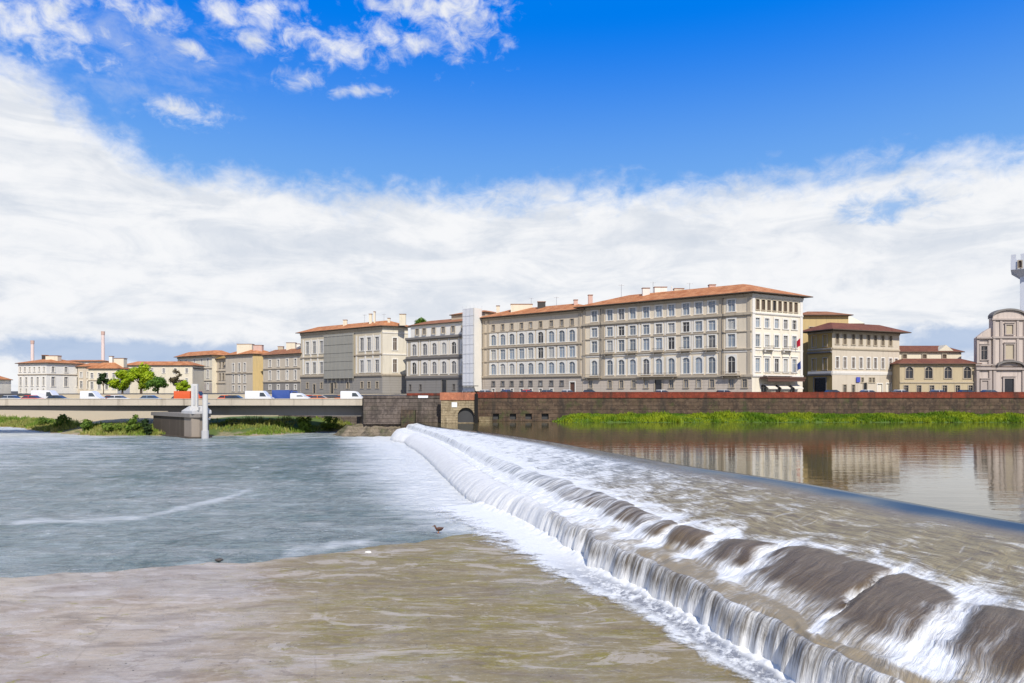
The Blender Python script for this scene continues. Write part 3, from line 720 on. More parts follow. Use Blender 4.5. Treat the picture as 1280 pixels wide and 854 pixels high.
m = MB(); m.box((x0-.2,-.15,zt+.004),(x1+.15,.75,zt+1.45)); m.build('brick_parapet', M['brick_orange'], e)
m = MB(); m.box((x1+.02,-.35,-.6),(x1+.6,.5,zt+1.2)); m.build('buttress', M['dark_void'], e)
m = MB(); m.box((-1.3,-.06,3.0),(-.3,-.004,3.9)); m.build('plaque', M['white_paint'], e)
# abutment wall between the bridge and the outlet
e = empty('abutment_wall', (-21,131,UP_Z), 'dark brown stone abutment wall between the bridge and the arched outlet', 'wall')
al = lambda x, y: (x+21, y-131)
m = MB(); m.prism([al(-28.5,131),al(-13.3,131),al(-13.3,132),al(-28.5,132)], -3, 5.0-.4)
m.prism([al(-52.0,152),al(-34,150),al(-28.6,131.3),al(-27.9,131.9),al(-33.4,150.8),al(-52,152.8)], -3, 4.6); m.build('stone_face', M['quay_mid'], e)
m = MB(); m.box((-7.4,-.5,-.3),(-.2,-.01,3.2)); m.build('buttress', M['quay_mid'], e)
m = MB(); m.box((-.05,-1.3,-2.5),(2.6,-.01,2.4)); m.build('stone_ledge', M['quay_stone'], e)
m = MB(); m.prism([al(-28.6,130.9),al(-13.25,130.9),al(-13.25,131.5),al(-28.6,131.5)], 4.604, 5.15); m.build('parapet', M['quay_mid'], e)
m = MB(); m.prism([al(-18,130.86),al(-16.1,130.86),al(-16.1,131.52),al(-18,131.52)], 4.7, 5.45); m.build('white_block', M['white_paint'], e)
m = MB(); m.prism([al(-20.2,130.84),al(-13.22,130.84),al(-13.22,131.54),al(-20.2,131.54)], 5.154, 5.6); m.build('brick_parapet', M['brick_red'], e)

# flood plain and bank beyond the bridge
shore = interp([(-700,240),(-300,205),(-121,161.2),(-95,139.5),(-82,130.0),(-70,129.2),(-66,129.5),(-57,129.2),(-48,130.0),(-42,137.5),(-33,147),(-20,150)])
def flood(x, y):
    wob = 2.2*fbm(x*.06, y*.05, 3) + .9*fbm(x*.3,y*.3,5)
    d = y - shore(x) + wob
    zf = interp([(-20,-9.6),(-2,-8.8),(0,-8.55),(2.5,-8.15),(8,-6.9),(16,-5.9),(28,-5.5),(70,-5.3),(78,-3),(84,-1.3),(400,-1.3)])
    return zf(d)+.12*fbm(x*.4,y*.4,9), {'up': d}
mf, g, bb = newmat('floodplain')
p = g.obj(); d = g.attr('up')
n = g.noise(p, .12, 6, .65); f = g.noise(p, 1.6, 4, .7)
c = g.mix(g.step(g.m('ADD', d, g.m('MULTIPLY', n, 16.0)), 9.0, 11.5), (.40,.31,.22), (.10,.15,.03))
sx = g.n('ShaderNodeSeparateXYZ', ins={0:p})
c = g.mix(g.m('MULTIPLY', g.step(n, .48, .58), g.step(sx.outputs[0], -70, -85)), c, (.42,.33,.17))
c = g.mix(g.step(g.m('ADD', d, g.m('MULTIPLY', n, 10.0)), g.m('ADD', 12.0, g.m('MULTIPLY', g.step(sx.outputs[0], -68, -60), 14.0)), g.m('ADD', 16.0, g.m('MULTIPLY', g.step(sx.outputs[0], -68, -60), 16.0))), c, (.60,.47,.28))
c = g.mix(g.m('MULTIPLY', f, .5), c, g.mix(.5, c, (.05,.06,.02)))
g.put(bb.inputs['Base Color'], c); bb.inputs['Roughness'].default_value = .95; g.put(bb.inputs['Normal'], g.bump(f, .6, .2))
o = grid_mesh('flood_meadow', lin(-640,-160,12)+lin(-158,-30,1.2), lin(124,175,1.0)+lin(178,262,4), flood, mf); tag(o, kind='structure')
def fill_attr(o, name, fn):
    a = o.data.attributes.new(name,'FLOAT','POINT'); a.data.foreach_set('value', [fn(v.co.x, v.co.y) for v in o.data.vertices])
fill_attr(o, 'up', lambda x, y: y-shore(x))

# grassy ledge under the right quay wall
def ledge(x, y):
    u = max(0,(136-y)/5.4)
    k = sstep(7.0, 12.0, x + 1.2*fbm(x*.4, y*.4))
    zz = -4.62 - 1.55*u**1.3 + .22*fbm(x*.35, y*.5, 2) - (1-k)*2.2
    return zz
mg_, g, bb = newmat('grass_soil'); p = g.obj()
n = g.noise(p, .4, 5, .7)
g.put(bb.inputs['Base Color'], g.mix(n, (.05,.09,.012), (.10,.17,.02))); bb.inputs['Roughness'].default_value = .95
tag(grid_mesh('grassy_ledge', lin(6,60,.8)+lin(62,420,3), lin(130.0,136.05,.4), ledge, mg_), kind='structure')

def blade_mat(name, a_, b_, c_, sc=.25):
    m, g, b = newmat(name); p = g.pos()
    n = g.noise(p, sc, 4, .65); f = g.noise(p, 5.0, 2, .6)
    c = g.mix(g.step(n,.38,.62), a_, b_); c = g.mix(g.step(f,.45,.75), c, c_)
    g.put(b.inputs['Base Color'], c); b.inputs['Roughness'].default_value = .6; b.inputs['Specular IOR Level'].default_value = .25
    tr = g.n('ShaderNodeBsdfTranslucent', ins={'Color':c}); mx = g.n('ShaderNodeMixShader', ins={0:.3,1:b.outputs[0],2:tr.outputs[0]})
    out = [x for x in m.node_tree.nodes if x.type=='OUTPUT_MATERIAL'][0]; g.put(out.inputs[0], mx.outputs[0])
    return m
M['grass_lime'] = blade_mat('grass_lime', (.12,.23,.010), (.36,.43,.016), (.04,.10,.008), .16)
M['grass_dull'] = blade_mat('grass_dull', (.20,.30,.035), (.42,.38,.11), (.09,.16,.02), .2)
def tufts(name, spots, mat_, label):
    m = MB()
    for (x, y, z_, h, nb, sp) in spots:
        for k in range(nb):
            a = random.uniform(0, 6.28); r = sp*math.sqrt(random.random())
            bx, by = x+r*math.cos(a), y+r*math.sin(a); hh = h*random.uniform(.55,1.1); w = .05+.07*random.random()
            dx, dy = random.gauss(0,.25)*hh, random.gauss(0,.2)*hh; wa = random.uniform(0,3.14)
            wx, wy = w*math.cos(wa), w*math.sin(wa)
            m.face([(bx-wx,by-wy,z_-.05),(bx+wx,by+wy,z_-.05),(bx+dx*.5+wx*.7,by+dy*.5+wy*.7,z_+hh*.6),(bx+dx,by+dy,z_+hh)])
    o = m.build(name, mat_); return tag(o, label, 'grass', kind='stuff')
sp = []
for k in range(5200):
    x = 7.5+113*random.random()**1.05; y = random.uniform(131.1,135.8)
    z_ = ledge(x,y)
    if z_ < -6.35: continue
    cl = max(0,.5+1.3*fbm(x*.16, y*.3, 7, 2))
    sp.append((x,y,z_, .22+.62*cl*random.uniform(.4,1.3), 7, .38))
tufts('bank_grass', sp, M['grass_lime'], 'bright lime green grass along the foot of the right quay wall')
sp = []
for k in range(4200):
    x = random.uniform(-150,-34); y0 = shore(x); y = y0+.8+(7.5 if x < -64 else 14)*random.random()**1.2
    if -63 < x < -57 and y < 135: continue
    z_ = flood(x,y)[0]
    if z_ < -8.45 or y > 180: continue
    cl = max(0,.5+1.4*fbm(x*.12,y*.12,4,2))
    if cl < .25: continue
    sp.append((x,y,z_, .35+.9*cl*random.random(), 6, .5))
tufts('meadow_grass', sp, M['grass_dull'], 'rough green and yellow grass on the low bank beyond the bridge')

# ------------------------------------------------------------------ trees and shrubs
def leaf_crown(clumps, n, size):
    m = MB()
    tot = sum(c[3]**2 for c in clumps)
    for (cx,cy,cz,r) in clumps:
        for k in range(int(n*r*r/tot)):
            v = Vector((random.gauss(0,1),random.gauss(0,1),random.gauss(0,1))).normalized()
            rr = r*random.uniform(.45,1.05)*(1+.25*noise.noise(v*2.2+Vector((cx,cy,cz))))
            p = Vector((cx,cy,cz))+Vector((v.x*rr,v.y*rr,v.z*rr*.85))
            nrm = (v+Vector((random.uniform(-1,1),random.uniform(-1,1),random.uniform(-1,1)))*.8).normalized()
            a = nrm.orthogonal().normalized(); b_ = nrm.cross(a); s = size*random.uniform(.6,1.4)
            m.face([p-a*s, p-b_*s*.6, p+a*s, p+b_*s*.6])
    return m
def tree(name, x, y, zg, h, w, lab, leaf, n=3500, size=.35, cat='tree', trunk=True, group=None, nclump=14, low=.25):
    e = empty(name, (x,y,zg), lab, cat, group)
    cl = []
    for k in range(nclump):
        a = random.uniform(0,6.28); u = random.random(); zz = h*(low+(.88-low)*u)
        rad = w/2*(1-abs(u-.4)*1.05)*math.sqrt(random.random())*.9
        cl.append((rad*math.cos(a), rad*math.sin(a), zz, w*random.uniform(.14,.25)))
    if trunk:
        m = MB(); m.tube([(0,0,-.3),(.05,0,h*.25),(-.1,.1,h*.5),(0,0,h*.75)], [w*.045,w*.036,w*.024,w*.01], 8)
        for c in cl[:9]: m.tube([(0,0,h*.3),(c[0]*.5,c[1]*.5,(h*.3+c[2])/2+.1*h),(c[0],c[1],c[2])], [w*.02,w*.013,w*.005], 5)
        m.build('trunk', M['bark'], e)
    leaf_crown(cl, n, size).build('crown', leaf, e)
    return e
M['leaf_lime'] = blade_mat('leaf_lime', (.30,.44,.012), (.48,.56,.02), (.16,.27,.01), .3)
M['leaf_mid'] = blade_mat('leaf_mid', (.10,.21,.03), (.16,.28,.035), (.05,.12,.015), .3)
M['leaf_dark'] = blade_mat('leaf_dark', (.03,.065,.02), (.06,.1,.025), (.015,.035,.01), .4)
M['leaf_bank'] = blade_mat('leaf_bank', (.13,.22,.03), (.21,.29,.04), (.06,.12,.02), .4)
M['leaf_brown'] = blade_mat('leaf_brown', (.14,.11,.06), (.18,.15,.07), (.08,.06,.035), .4)
tree('lime_tree', -163.0,300,STREET,13.0,13,'bright yellow green round tree, the largest beyond the bridge',M['leaf_lime'],4200,.5)
tree('lime_tree', -173.5,304,STREET,10.5,10,'bright yellow green tree left of the largest one',M['leaf_lime'],3000,.5)
tree('green_tree', -150.5,290,STREET,7.0,9,'low mid green tree in front of the bright green trees',M['leaf_mid'],2400,.4)
tree('lime_tree', -147.5,305,STREET,6.2,7,'small yellow green tree in front of the row of houses',M['leaf_lime'],1800,.4)
tree('brown_tree', -156,318,STREET,12.5,7,'thin brownish tree between the bright green tree and the white house',M['leaf_brown'],900,.4)
tree('dark_tree', -188.5,315,STREET,10.5,5,'dark evergreen tree beside the two storey beige house',M['leaf_dark'],1800,.4)
tree('roof_tree', -43.5,330,30.5,4.8,7,'green tree top showing over the roofs behind the attic palazzo',M['leaf_mid'],1000,.4,trunk=True)
for i, (px, dy, h, w, lab) in enumerate([(-69.3,1.2,3.6,3.0,'dark shrub right against the left flank of the bridge pier'),(-73.0,2.5,3.6,3.4,'bushy shrub second from the bridge pier on the low bank'),(-77.5,3.0,2.4,3.2,'low shrub third from the bridge pier on the low bank'),(-84.0,4,2.2,4.0,'spreading low shrub in the middle of the left bank'),(-95.0,5,3.0,3.2,'round shrub standing alone on the left bank'),(-104,4,1.5,4,'flat shrub near the left border of the bank'),(-42.5,3,2.6,4,'dark shrub in the shade under the right end of the bridge'),(-38.5,3,2.8,4,'dark shrub against the wall under the right end of the bridge')]):
    y = shore(px)+dy
    tree('riverside_shrub', px, y, flood(px,y)[0], h, w, lab, M['leaf_dark'] if i in (0,) else M['leaf_bank'], 900, .22, 'shrub', False, 'shrubs on the low bank', 9, .12)

# ------------------------------------------------------------------ bridge
by = 133.0
e = empty('bridge', (-60,by+9,LOW_Z), 'long flat concrete road bridge with a pale parapet on one stone pier', 'bridge')
bx = lambda x: x+60
zl = lambda v: v-LOW_Z
def yb(y): return y-(by+9)
m = MB(); m.box((bx(-400),yb(by+.35),zl(-3.0)),(bx(-29.3),yb(by+9-.35),zl(-2.3))); m.build('deck', M['asphalt'], e)
for y0, y1 in ((by,by+.34),(by+8.66,by+9)):
    m = MB(); m.box((bx(-400),yb(y0),zl(-2.80)),(bx(-29.2),yb(y1),zl(-1.60)))
    m.box((bx(-400),yb(y0-.08),zl(-1.596)),(bx(-29.2),yb(y1+.08),zl(-1.46)))
    m.build('parapet', M['concrete_pale'], e)
for k in range(4):
    y = by+2.0+k*1.75
    m = MB()
    N = 40; xsL = lin(-400,-62,8)
    def bot(x): return -3.6-.35*sstep(-120,-72,x) if x < -68 else -4.75-.25*sstep(-48,-30,x)  # right span deepened so the dark girder stands for shaded ground below
    xs_ = lin(-400,-70,8)+[-68.01,-67.99]+lin(-64,-29.5,4)
    for a, c in zip(xs_, xs_[1:]):
        za, zb = zl(bot(a)), zl(bot(c)); t = zl(-3.004)
        m.face([(bx(a),yb(y),za),(bx(c),yb(y),zb),(bx(c),yb(y),t),(bx(a),yb(y),t)])
        m.face([(bx(a),yb(y+1),za),(bx(a),yb(y+1),t),(bx(c),yb(y+1),t),(bx(c),yb(y+1),zb)])
        m.face([(bx(a),yb(y),za),(bx(a),yb(y+1),za),(bx(c),yb(y+1),zb),(bx(c),yb(y),zb)])
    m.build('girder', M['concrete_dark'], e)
ang = math.atan2(.66,-.75)
Mx = Matrix.Translation((bx(-56.6),yb(124.0),0)) @ Matrix.Rotation(ang,4,'Z')
pm = MB()
def pier_poly(L, w, tip): return [(0,-w/2),(L,-w/2),(L,w/2),(0,w/2),(-tip,0.15*w)]
pp = [Mx @ Vector((x,y,0)) for x,y in [(3.004,-1.6),(17,-1.6),(17,1.6),(3.004,1.6)]]
pm.prism([(p.x,p.y) for p in pp], zl(-10), zl(-4.75)); pr = pm.build('pier', M['pier_shaded'], e)
pm = MB(); pp = [Mx @ Vector((x,y,0)) for x,y in pier_poly(3,3.2,.7)]; pm.prism([(p.x,p.y) for p in pp], zl(-10), zl(-4.75)); pm.build('cutwater', M['pier_sunlit'], pr)
pm = MB(); pp = [Mx @ Vector((x,y,0)) for x,y in pier_poly(17.4,3.8,1.2)]; pm.prism([(p.x,p.y) for p in pp], zl(-4.746), zl(-4.1)); pm.build('pier_head', M['concrete_dark'], pr)
pm = MB(); pp = [Mx @ Vector((x,y,0)) for x,y in [(-.6,-1.75),(3.8,-1.75),(3.8,1.75),(-.6,1.75)]]; tp = [Mx @ Vector((x,y,0)) for x,y in [(-.2,-1.0),(1.8,-1.2),(1.8,1.2),(-.2,1.0)]]
pm.prism([(p.x,p.y) for p in pp], zl(-4.09), zl(-3.6)); pm.prism([(p.x,p.y) for p in pp], zl(-3.598), zl(-2.7), 0, [(p.x,p.y) for p in tp]); pm.build('cutwater_cap', M['pier_cap'], pr)
pm = MB(); pp = [Mx @ Vector((x,y,0)) for x,y in pier_poly(17.5,4.4,1.5)]; pm.prism([(p.x,p.y) for p in pp], zl(-10), zl(-8.25)); pm.build('footing', M['pier_shaded'], pr)
e2 = empty('white_pylon', (-57.2,123.2,-2.7), 'white upright panel rising from the bridge pier above the parapet', 'panel')
m = MB(); m.box((-.6,-.2,-.6),(.5,.25,4.0)); m.box((-.8,-.3,-.8),(.75,.35,-.2)); m.build('panel', M['white_concrete'], e2)
m = MB(); m.box((-.2,-.32,.2),(.15,-.205,3.7)); m.build('rib', M['pier_cap'], e2)
e2 = empty('white_pipe', (-55.1,122.6,-8.6), 'tall white pipe standing in the water against the bridge pier', 'pipe')
m = MB(); m.tube([(0,0,-.6),(0,0,8.0)], .45, 14); m.build('shaft', M['white_concrete'], e2)
m = MB(); m.tube([(0,0,.1),(0,0,1.5)], .62, 14); m.build('collar', M['pier_cap'], e2)
for zz in (6.2,3.4): m = MB(); m.box((-.2,.4,zz),(.2,1.6,zz+.3)); m.build('bracket', M['pier_cap'], e2)

# ------------------------------------------------------------------ vehicles
_paint = {}
def paint(c):
    if c not in _paint:
        m, g, b = newmat('car_paint'); b.inputs['Base Color'].default_value = (*c,1); b.inputs['Roughness'].default_value = .3
        n = g.noise(g.obj(), 3, 3); g.put(b.inputs['Base Color'], g.mix(n, tuple(x*.9 for x in c), c)); b.inputs['Coat Weight'].default_value = .5; _paint[c] = m
    return _paint[c]
def loft(prof, w, taper=.0, z_in=None):
    """side profile (x,z) extruded across w; points above z_in lean inwards"""
    m = MB(); n = len(prof)
    def hw(z): return w/2 - (taper*max(0,z-z_in) if z_in is not None else 0)
    A_ = [(x,-hw(z),z) for x,z in prof]; B2 = [(x,hw(z),z) for x,z in prof]
    for i in range(n):
        j = (i+1)%n; m.face([A_[i],A_[j],B2[j],B2[i]][::-1])
    m.face(A_); m.face(B2[::-1]); return m
def wheels(e, xs_, w, r):
    for x in xs_:
        for s in (-1,1):
            m = MB(); m.tube([(x,s*(w/2-.2),r),(x,s*(w/2+.01),r)], r, 16); o = m.build('wheel', M['tyre'], e)
            m = MB(); m.tube([(x,s*(w/2+.005),r),(x,s*(w/2+.03),r)], r*.6, 12); m.build('rim', M['alloy'], o)
def lights(e, x, w, z_):
    for s in (-1,1):
        m = MB(); m.box((x-.05,s*w*.36-.18,z_-.09),(x+.05,s*w*.36+.18,z_+.09)); m.build('headlight', M['headlamp'], e)
def car(x, y, zg, col, lab, group, rz=0, roofcol=None):
    e = empty('car', (x,y,zg), lab, 'car', group, rz)
    body = [(-2.1,.3),(-2.1,.75),(-2.0,.92),(-1.35,.98),(1.0,.95),(1.85,.78),(2.08,.6),(2.1,.3)]
    o = loft(body[::-1], 1.75).build('body', paint(col), e)
    m = loft([(-1.95,.93),(-1.55,1.38),(.25,1.40),(1.05,.94)][::-1], 1.66, .35, .95); m.build('cabin_glass', M['car_glass'], e)
    m = loft([(-1.5,1.37),(-1.35,1.47),(.1,1.48),(.3,1.38)][::-1], 1.40); m.build('roof', paint(roofcol or col), e)
    for s in (-1,1): m = MB(); m.box((-.65,s*.70-.11,.95),(-.55,s*.70+.11,1.38)); m.build('pillar', paint(col), e)
    wheels(e, (-1.3,1.3), 1.75, .32); lights(e, 2.06, 1.75, .68); return e
def van(x, y, zg, col, lab, group, rz=0, L=5.4, H=2.45):
    e = empty('van', (x,y,zg), lab, 'van', group, rz); a = L/2
    loft([(-a,.35),(-a,H-.1),(-a+.15,H),(a-1.9,H),(a-1.55,H-.15),(a-.75,1.25),(a-.1,.98),(a,.6),(a,.35)][::-1], 1.95, .06, 1.2).build('body', paint(col), e)
    for s in (-1,1): m = MB(); m.face([(a-2.3,s*.985,1.25),(a-1.0,s*.985,1.25),(a-1.55,s*.935,H-.35),(a-2.3,s*.935,H-.35)]); m.build('window', M['car_glass'], e)
    m = MB(); m.face([(a-.80,-.88,1.3),(a-.80,.88,1.3),(a-1.5,.8,H-.24),(a-1.5,-.8,H-.24)]); m.build('windscreen', M['car_glass'], e)
    wheels(e, (-a+1.1,a-1.0), 1.95, .36); lights(e, a-.04, 1.95, .8); return e
def truck(x, y, zg, col, lab, group, rz=0, boxcol=None, L=6.4, H=2.9):
    e = empty('truck', (x,y,zg), lab, 'truck', group, rz); a = L/2
    m = MB(); m.box((-a,-1.1,.8),(a-2.0,1.1,H)); m.build('cargo_box', paint(boxcol or col), e)
    m = loft([(a-1.85,.45),(a-1.85,2.3),(a-.6,2.3),(a-.15,1.4),(a,1.2),(a,.45)][::-1], 2.1); m.build('cab', paint(col), e)
    for s in (-1,1): m = MB(); m.face([(a-1.5,s*1.055,1.35),(a-.35,s*1.055,1.35),(a-.7,s*1.055,2.1),(a-1.5,s*1.055,2.1)]); m.build('window', M['car_glass'], e)
    m = MB(); m.face([(a-.13,-.95,1.45),(a-.13,.95,1.45),(a-.56,.9,2.25),(a-.56,-.9,2.25)]); m.build('windscreen', M['car_glass'], e)
    m = MB(); m.box((-a,-.5,.5),(a-1.86,.5,.79)); m.build('chassis', M['iron'], e)
    wheels(e, (-a+1.2,a-1.1), 2.1, .42); return e
gB = 'vehicles crossing the bridge'; zd = -2.3
near, far = 135.4, 139.0
RED=(.62,.03,.04); WH=(.8,.8,.8); SIL=(.5,.52,.55); BLK=(.03,.03,.035); BLU=(.04,.09,.32); ORG=(.75,.12,.03); GRY=(.2,.22,.24); SKY_=(.22,.32,.45)
car(-98.9,near,zd,SIL,'silver car at the left border on the bridge',gB)
car(-94.8,near,zd,RED,'red car beside the white van on the bridge',gB)
van(-94.6,far,zd,WH,'white van behind the red car at the left of the bridge',gB)
car(-89.8,near,zd,BLK,'black car between the red car and the short white van',gB)
car(-85.4,far,zd,GRY,'dark grey car behind the black car on the bridge',gB)
van(-83.1,near,zd,WH,'short white box van below the beige two storey house',gB,0,4.0,2.3)
car(-80.8,far,zd,(.45,.12,.12),'dull red car just right of the short white van',gB)
car(-77.8,near,zd,WH,'white car left of the pier on the bridge',gB)
car(-71.4,near,zd,SKY_,'blue grey car in front of the green trees on the bridge',gB)
car(-67.0,far,zd,BLK,'black car behind the orange red truck on the bridge',gB)
truck(-64.1,near+.3,zd,ORG,'orange red truck just left of the white upright panel',gB,0,ORG,5.2,2.3)
car(-57.6,far,zd,ORG,'orange red car right of the white pipe on the bridge',gB)
car(-54.6,near,zd,BLK,'black car right of the white pipe on the bridge',gB)
van(-50.0,near,zd,WH,'long white van in the middle of the right bridge span',gB,0,5.2,2.35)
truck(-45.7,far,zd,BLU,'blue truck between the white vans on the bridge',gB,0,BLU,5.6,2.5)
van(-41.9,near,zd,WH,'small white van with its nose towards the orange car',gB,0,3.6,1.9)
car(-40.7,far,zd,ORG,'orange car behind the small white van on the bridge',gB)
car(-37.8,near,zd,(.8,.25,.08),'light orange car near the right end of the bridge',gB)
car(-33.9,far,zd,(.7,.22,.05),'orange car at the right end of the bridge beside the last van',gB)
van(-31.5,near,zd,WH,'white van at the right end of the bridge',gB,0,4.6,2.3)
gQ = 'cars parked along the quay street'
for (px, y, c, lab, kind) in [(-5.0,142,WH,'white car parked right of the scaffold tower','c'),(-.6,142,BLU,'blue car parked under the arcaded palace, second from the scaffold','c'),(3.6,142,RED,'red car parked under the arcaded palace','c'),(7.8,142,GRY,'grey car parked under the arcaded palace next to the red one','c'),(12,142,WH,'white car parked left of the arcaded palace door','c'),(16.5,142,BLK,'black car parked below the left end of the hotel','c'),(31.5,142,WH,'white car parked below the middle of the hotel','c'),(44.5,142,SIL,'silver car parked near the right corner of the hotel front','c'),
    (76.5,146,WH,'white car parked in front of the beige corner palazzo','c'),(83.5,146,WH,'white car parked at the right end of the corner palazzo','c'),(91.5,146,SIL,'silver car parked left of the low yellow building','c'),(97.5,146,BLK,'black car parked below the arched windows of the yellow building','c'),(102.5,146,GRY,'grey car parked beside the church','c'),(69,146,BLK,'black car parked left of the white cars before the corner palazzo','c')]:
    (car if kind == 'c' else van)(px, y, STREET, c, lab, gQ)

# ------------------------------------------------------------------ the weir
A_ = Vector((-.395,.919)).normalized(); F_ = Vector((-A_.y, A_.x)); O_ = Vector((23.13,30.84))
if F_.x > 0: F_ = -F_
def ts(p): d = Vector(p)-O_; return d.dot(A_), d.dot(F_)
def xyp(t, s): p = O_ + A_*t + F_*s; return p.x, p.y
def curve(pts, lo, hi):
    q = sorted(ts(p) for p in pts); return interp([(-80,lo)]+q+[(108,hi)])
cr = curve([(23.13,30.84),(18.6,44.91),(13.2,56.26),(3.6,82.58),(-5.6,102.4),(-13.64,116.36)], .0, -1.6)
ri = curve([(14.5,21.33),(13.78,25.28),(11.39,28.59),(8.42,31.94),(6.11,41.69),(0.0,60.01),(-8.68,92.56)], 12.8, .3)
ro = curve([(9.57,18.99),(8.94,21.79),(8.21,25.02),(5.9,33.55),(0.0,53.2),(-10,96)], 16.6, .9)
li = curve([(8.28,20.18),(6.5,26.43),(4.58,31.27),(0,50.62),(-12.5,106.66),(-19.22,117.12)], 18.3, 1.9)
def li_t(t): return max(li(t), ro(t)+1.0)
def fall_run(t): return .5+1.9*sstep(12,34,t)-1.2*sstep(80,104,t)
def foot(t): return li_t(t)+fall_run(t)
CUSPS = [(-23,.7),(-18,.6),(-14,.9),(-11,.4),(-8.1,.3),(-5.4,.7),(-2.2,.16),(2.6,.42),(5.2,.5),(7.6,.35),(9.6,.8),(13,.5),(15.6,.7),(18.6,.6),(22,.8),(26,.7),(30,.9),(34,.8),(39,1),(44,1),(50,1.2),(57,1.2)]
def cusp(te):               # where the rolling water parts between two lobes
    return max(math.exp(-((te-c)/w)**2) for c, w in CUSPS)
fanc = interp([(-80,.6),(-6,1.2)]+sorted((ts(p)[0], ts(p)[1]-li(ts(p)[0])) for p in [(-31.87,129.5),(-15.88,79.7),(-8.44,55.4),(-4.86,43.7),(-3.32,40.5)])+[(200,20)])

T = lin(-60,-14,2)+lin(-13.9,30,.09)+lin(30.15,60,.2)+lin(60.3,107,.45)
KEY = [0,1,2,3,4,5]
VV = lin(-.06,.12,.02)+lin(.14,.98,.028)+lin(1.0,2.0,.045)[0:]+lin(2.05,3.0,.075)+lin(3.06,4.0,.08)
def weir(t, v):
    c, r, b_, l_ = cr(t), ri(t), ro(t), li_t(t)
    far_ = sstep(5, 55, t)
    r += 1.0*noise.noise(Vector((t*.27,0,1)))*(1-far_*.6); b_ += 1.1*noise.noise(Vector((t*.3,3,1)))*(1-far_*.9)
    l_ += (1-.85*sstep(15,55,t))*(.30*noise.noise(Vector((t*.5,5,1)))+.14*noise.noise(Vector((t*1.7,5,4))))
    b_ = min(b_, l_-.5); r = min(r, b_-.6)
    dropf = 1-.35*far_
    zr = -6.0-.42*dropf + .14*noise.noise(Vector((t*.33,7,2)))*(1-far_); zb = -6.98; zl_ = -7.02 + .10*noise.noise(Vector((t*.8,2,2)))
    run = fall_run(t)
    if v < 1: s = c+(r-c)*v
    elif v < 2: s = r+(b_-r)*(v-1)
    elif v < 3: s = b_+(l_-b_)*(v-2)
    else: s = l_+run*min(1,(v-3)*1.2)**.7
    te = t + .35*(min(s,l_)-r)
    cu = cusp(te + .5*noise.noise(Vector((te*.9, s*.6, 2))))*(1-.85*sstep(4,17,t))
    if v < 1:
        dz = s-c
        z_ = UP_Z - .006 - (zr*-1-6.0-.006)*(1-math.exp(-max(0,dz)*.35))/(1-math.exp(-max(.5,(r-c))*.35)) if dz > 0 else UP_Z-.006
        rough = sstep(.08,.45,v); z_ -= .08*cu*sstep(.75,1,v)*(1-far_)
    elif v < 2:
        u = v-1; rough = 1
        z_ = zr+(zb-zr)*(u*u*(1.65-.65*u)) + (.24*(1-cu)-.03)*math.sin(math.pi*u)*(1-.8*sstep(6,30,t)) - .08*cu*(1-u)*(1-far_)
        z_ += .22*noise.noise(Vector((te*.7,.6*s,8)))*math.sin(math.pi*u)*sstep(4,15,t)*(1-.5*far_)
    elif v < 3:
        u = v-2; z_ = zb+(zl_-zb)*u + .10*math.sin(math.pi*u)*(.6+noise.noise(Vector((t*.9,u*2,4)))); rough = 1.2
    else:
        u = v-3; z_ = zl_-1.62*u**1.7; rough = 1
    if v < 3:
        st_ = noise.noise(Vector((te*1.1, s*.18, 2.0)))*.5+noise.noise(Vector((te*2.7, s*.35, 7.0)))*.3
        tb = noise.noise(Vector((t*1.3+s*.4, s*1.1, 5)))*.5+noise.noise(Vector((t*3.1, s*2.6, 8)))*.3
        k = sstep(.12,1.0,v)
        z_ += rough*((.045+.04*k)*st_ + (.07 if v<1 else (.02 if v<2 else .10))*tb)
        if 1 <= v < 2: z_ += .10*cu*noise.noise(Vector((te*3,s*3,1)))
    else:
        col = (noise.noise(Vector((te*1.6,0,3)))*.16+noise.noise(Vector((te*4.6,(v-3)*.5,6)))*.07+noise.noise(Vector((te*9,(v-3)*.9,6)))*.03)*(1-.8*sstep(6,32,t))
        s += col*math.sin(min(1,(v-3)*1.3)*math.pi/2)
        z_ += .06*noise.noise(Vector((t*1.4,9,3)))*(4-v) + .12*(1-.6*far_)*(v-3)*noise.noise(Vector((t*2.0,1,8)))
    return te, s, z_, far_, cu
def weir_mesh():
    nx, ny = len(T), len(VV); V = np.zeros((nx*ny,3)); ft=[];fs=[];fv=[];ff=[];fc=[]
    k = 0
    for v in VV:
        for t in T:
            te, s, z_, far_, cu = weir(t,v); x, y = xyp(t, s)
            V[k] = (x,y,z_); k += 1
            fc.append(cu); ft.append(te); fs.append(s + (0 if v<3 else (v-3)*1.6)); fv.append(v); ff.append(far_)
    Fc = [(j*nx+i, (j+1)*nx+i, (j+1)*nx+i+1, j*nx+i+1) for j in range(ny-1) for i in range(nx-1)]
    me = bpy.data.meshes.new('weir_water'); me.from_pydata(V.tolist(), [], Fc)
    for n_, a in (('ft',ft),('fs',fs),('fv',fv),('ff',ff),('fc',fc)):
        at_ = me.attributes.new(n_,'FLOAT','POINT'); at_.data.foreach_set('value', a)
    me.polygons.foreach_set('use_smooth', [True]*len(Fc)); me.update(); return me
mw, g, bb = newmat('weir_water')
t, s, v, fr, cus = g.attr('ft'), g.attr('fs'), g.attr('fv'), g.attr('ff'), g.attr('fc')
def cv(a, b_, c=0.0): return g.n('ShaderNodeCombineXYZ', ins={0:a,1:b_,2:c}).outputs[0]
def mul(a, b_): return g.m('MULTIPLY', a, b_)
def add(*a):
    r = a[0]
    for q_ in a[1:]: r = g.m('ADD', r, q_)
    return r
warp = g.m('MULTIPLY', g.m('SUBTRACT', g.noise(cv(mul(t,.35),mul(s,.35)),1.0,2), .5), .9)
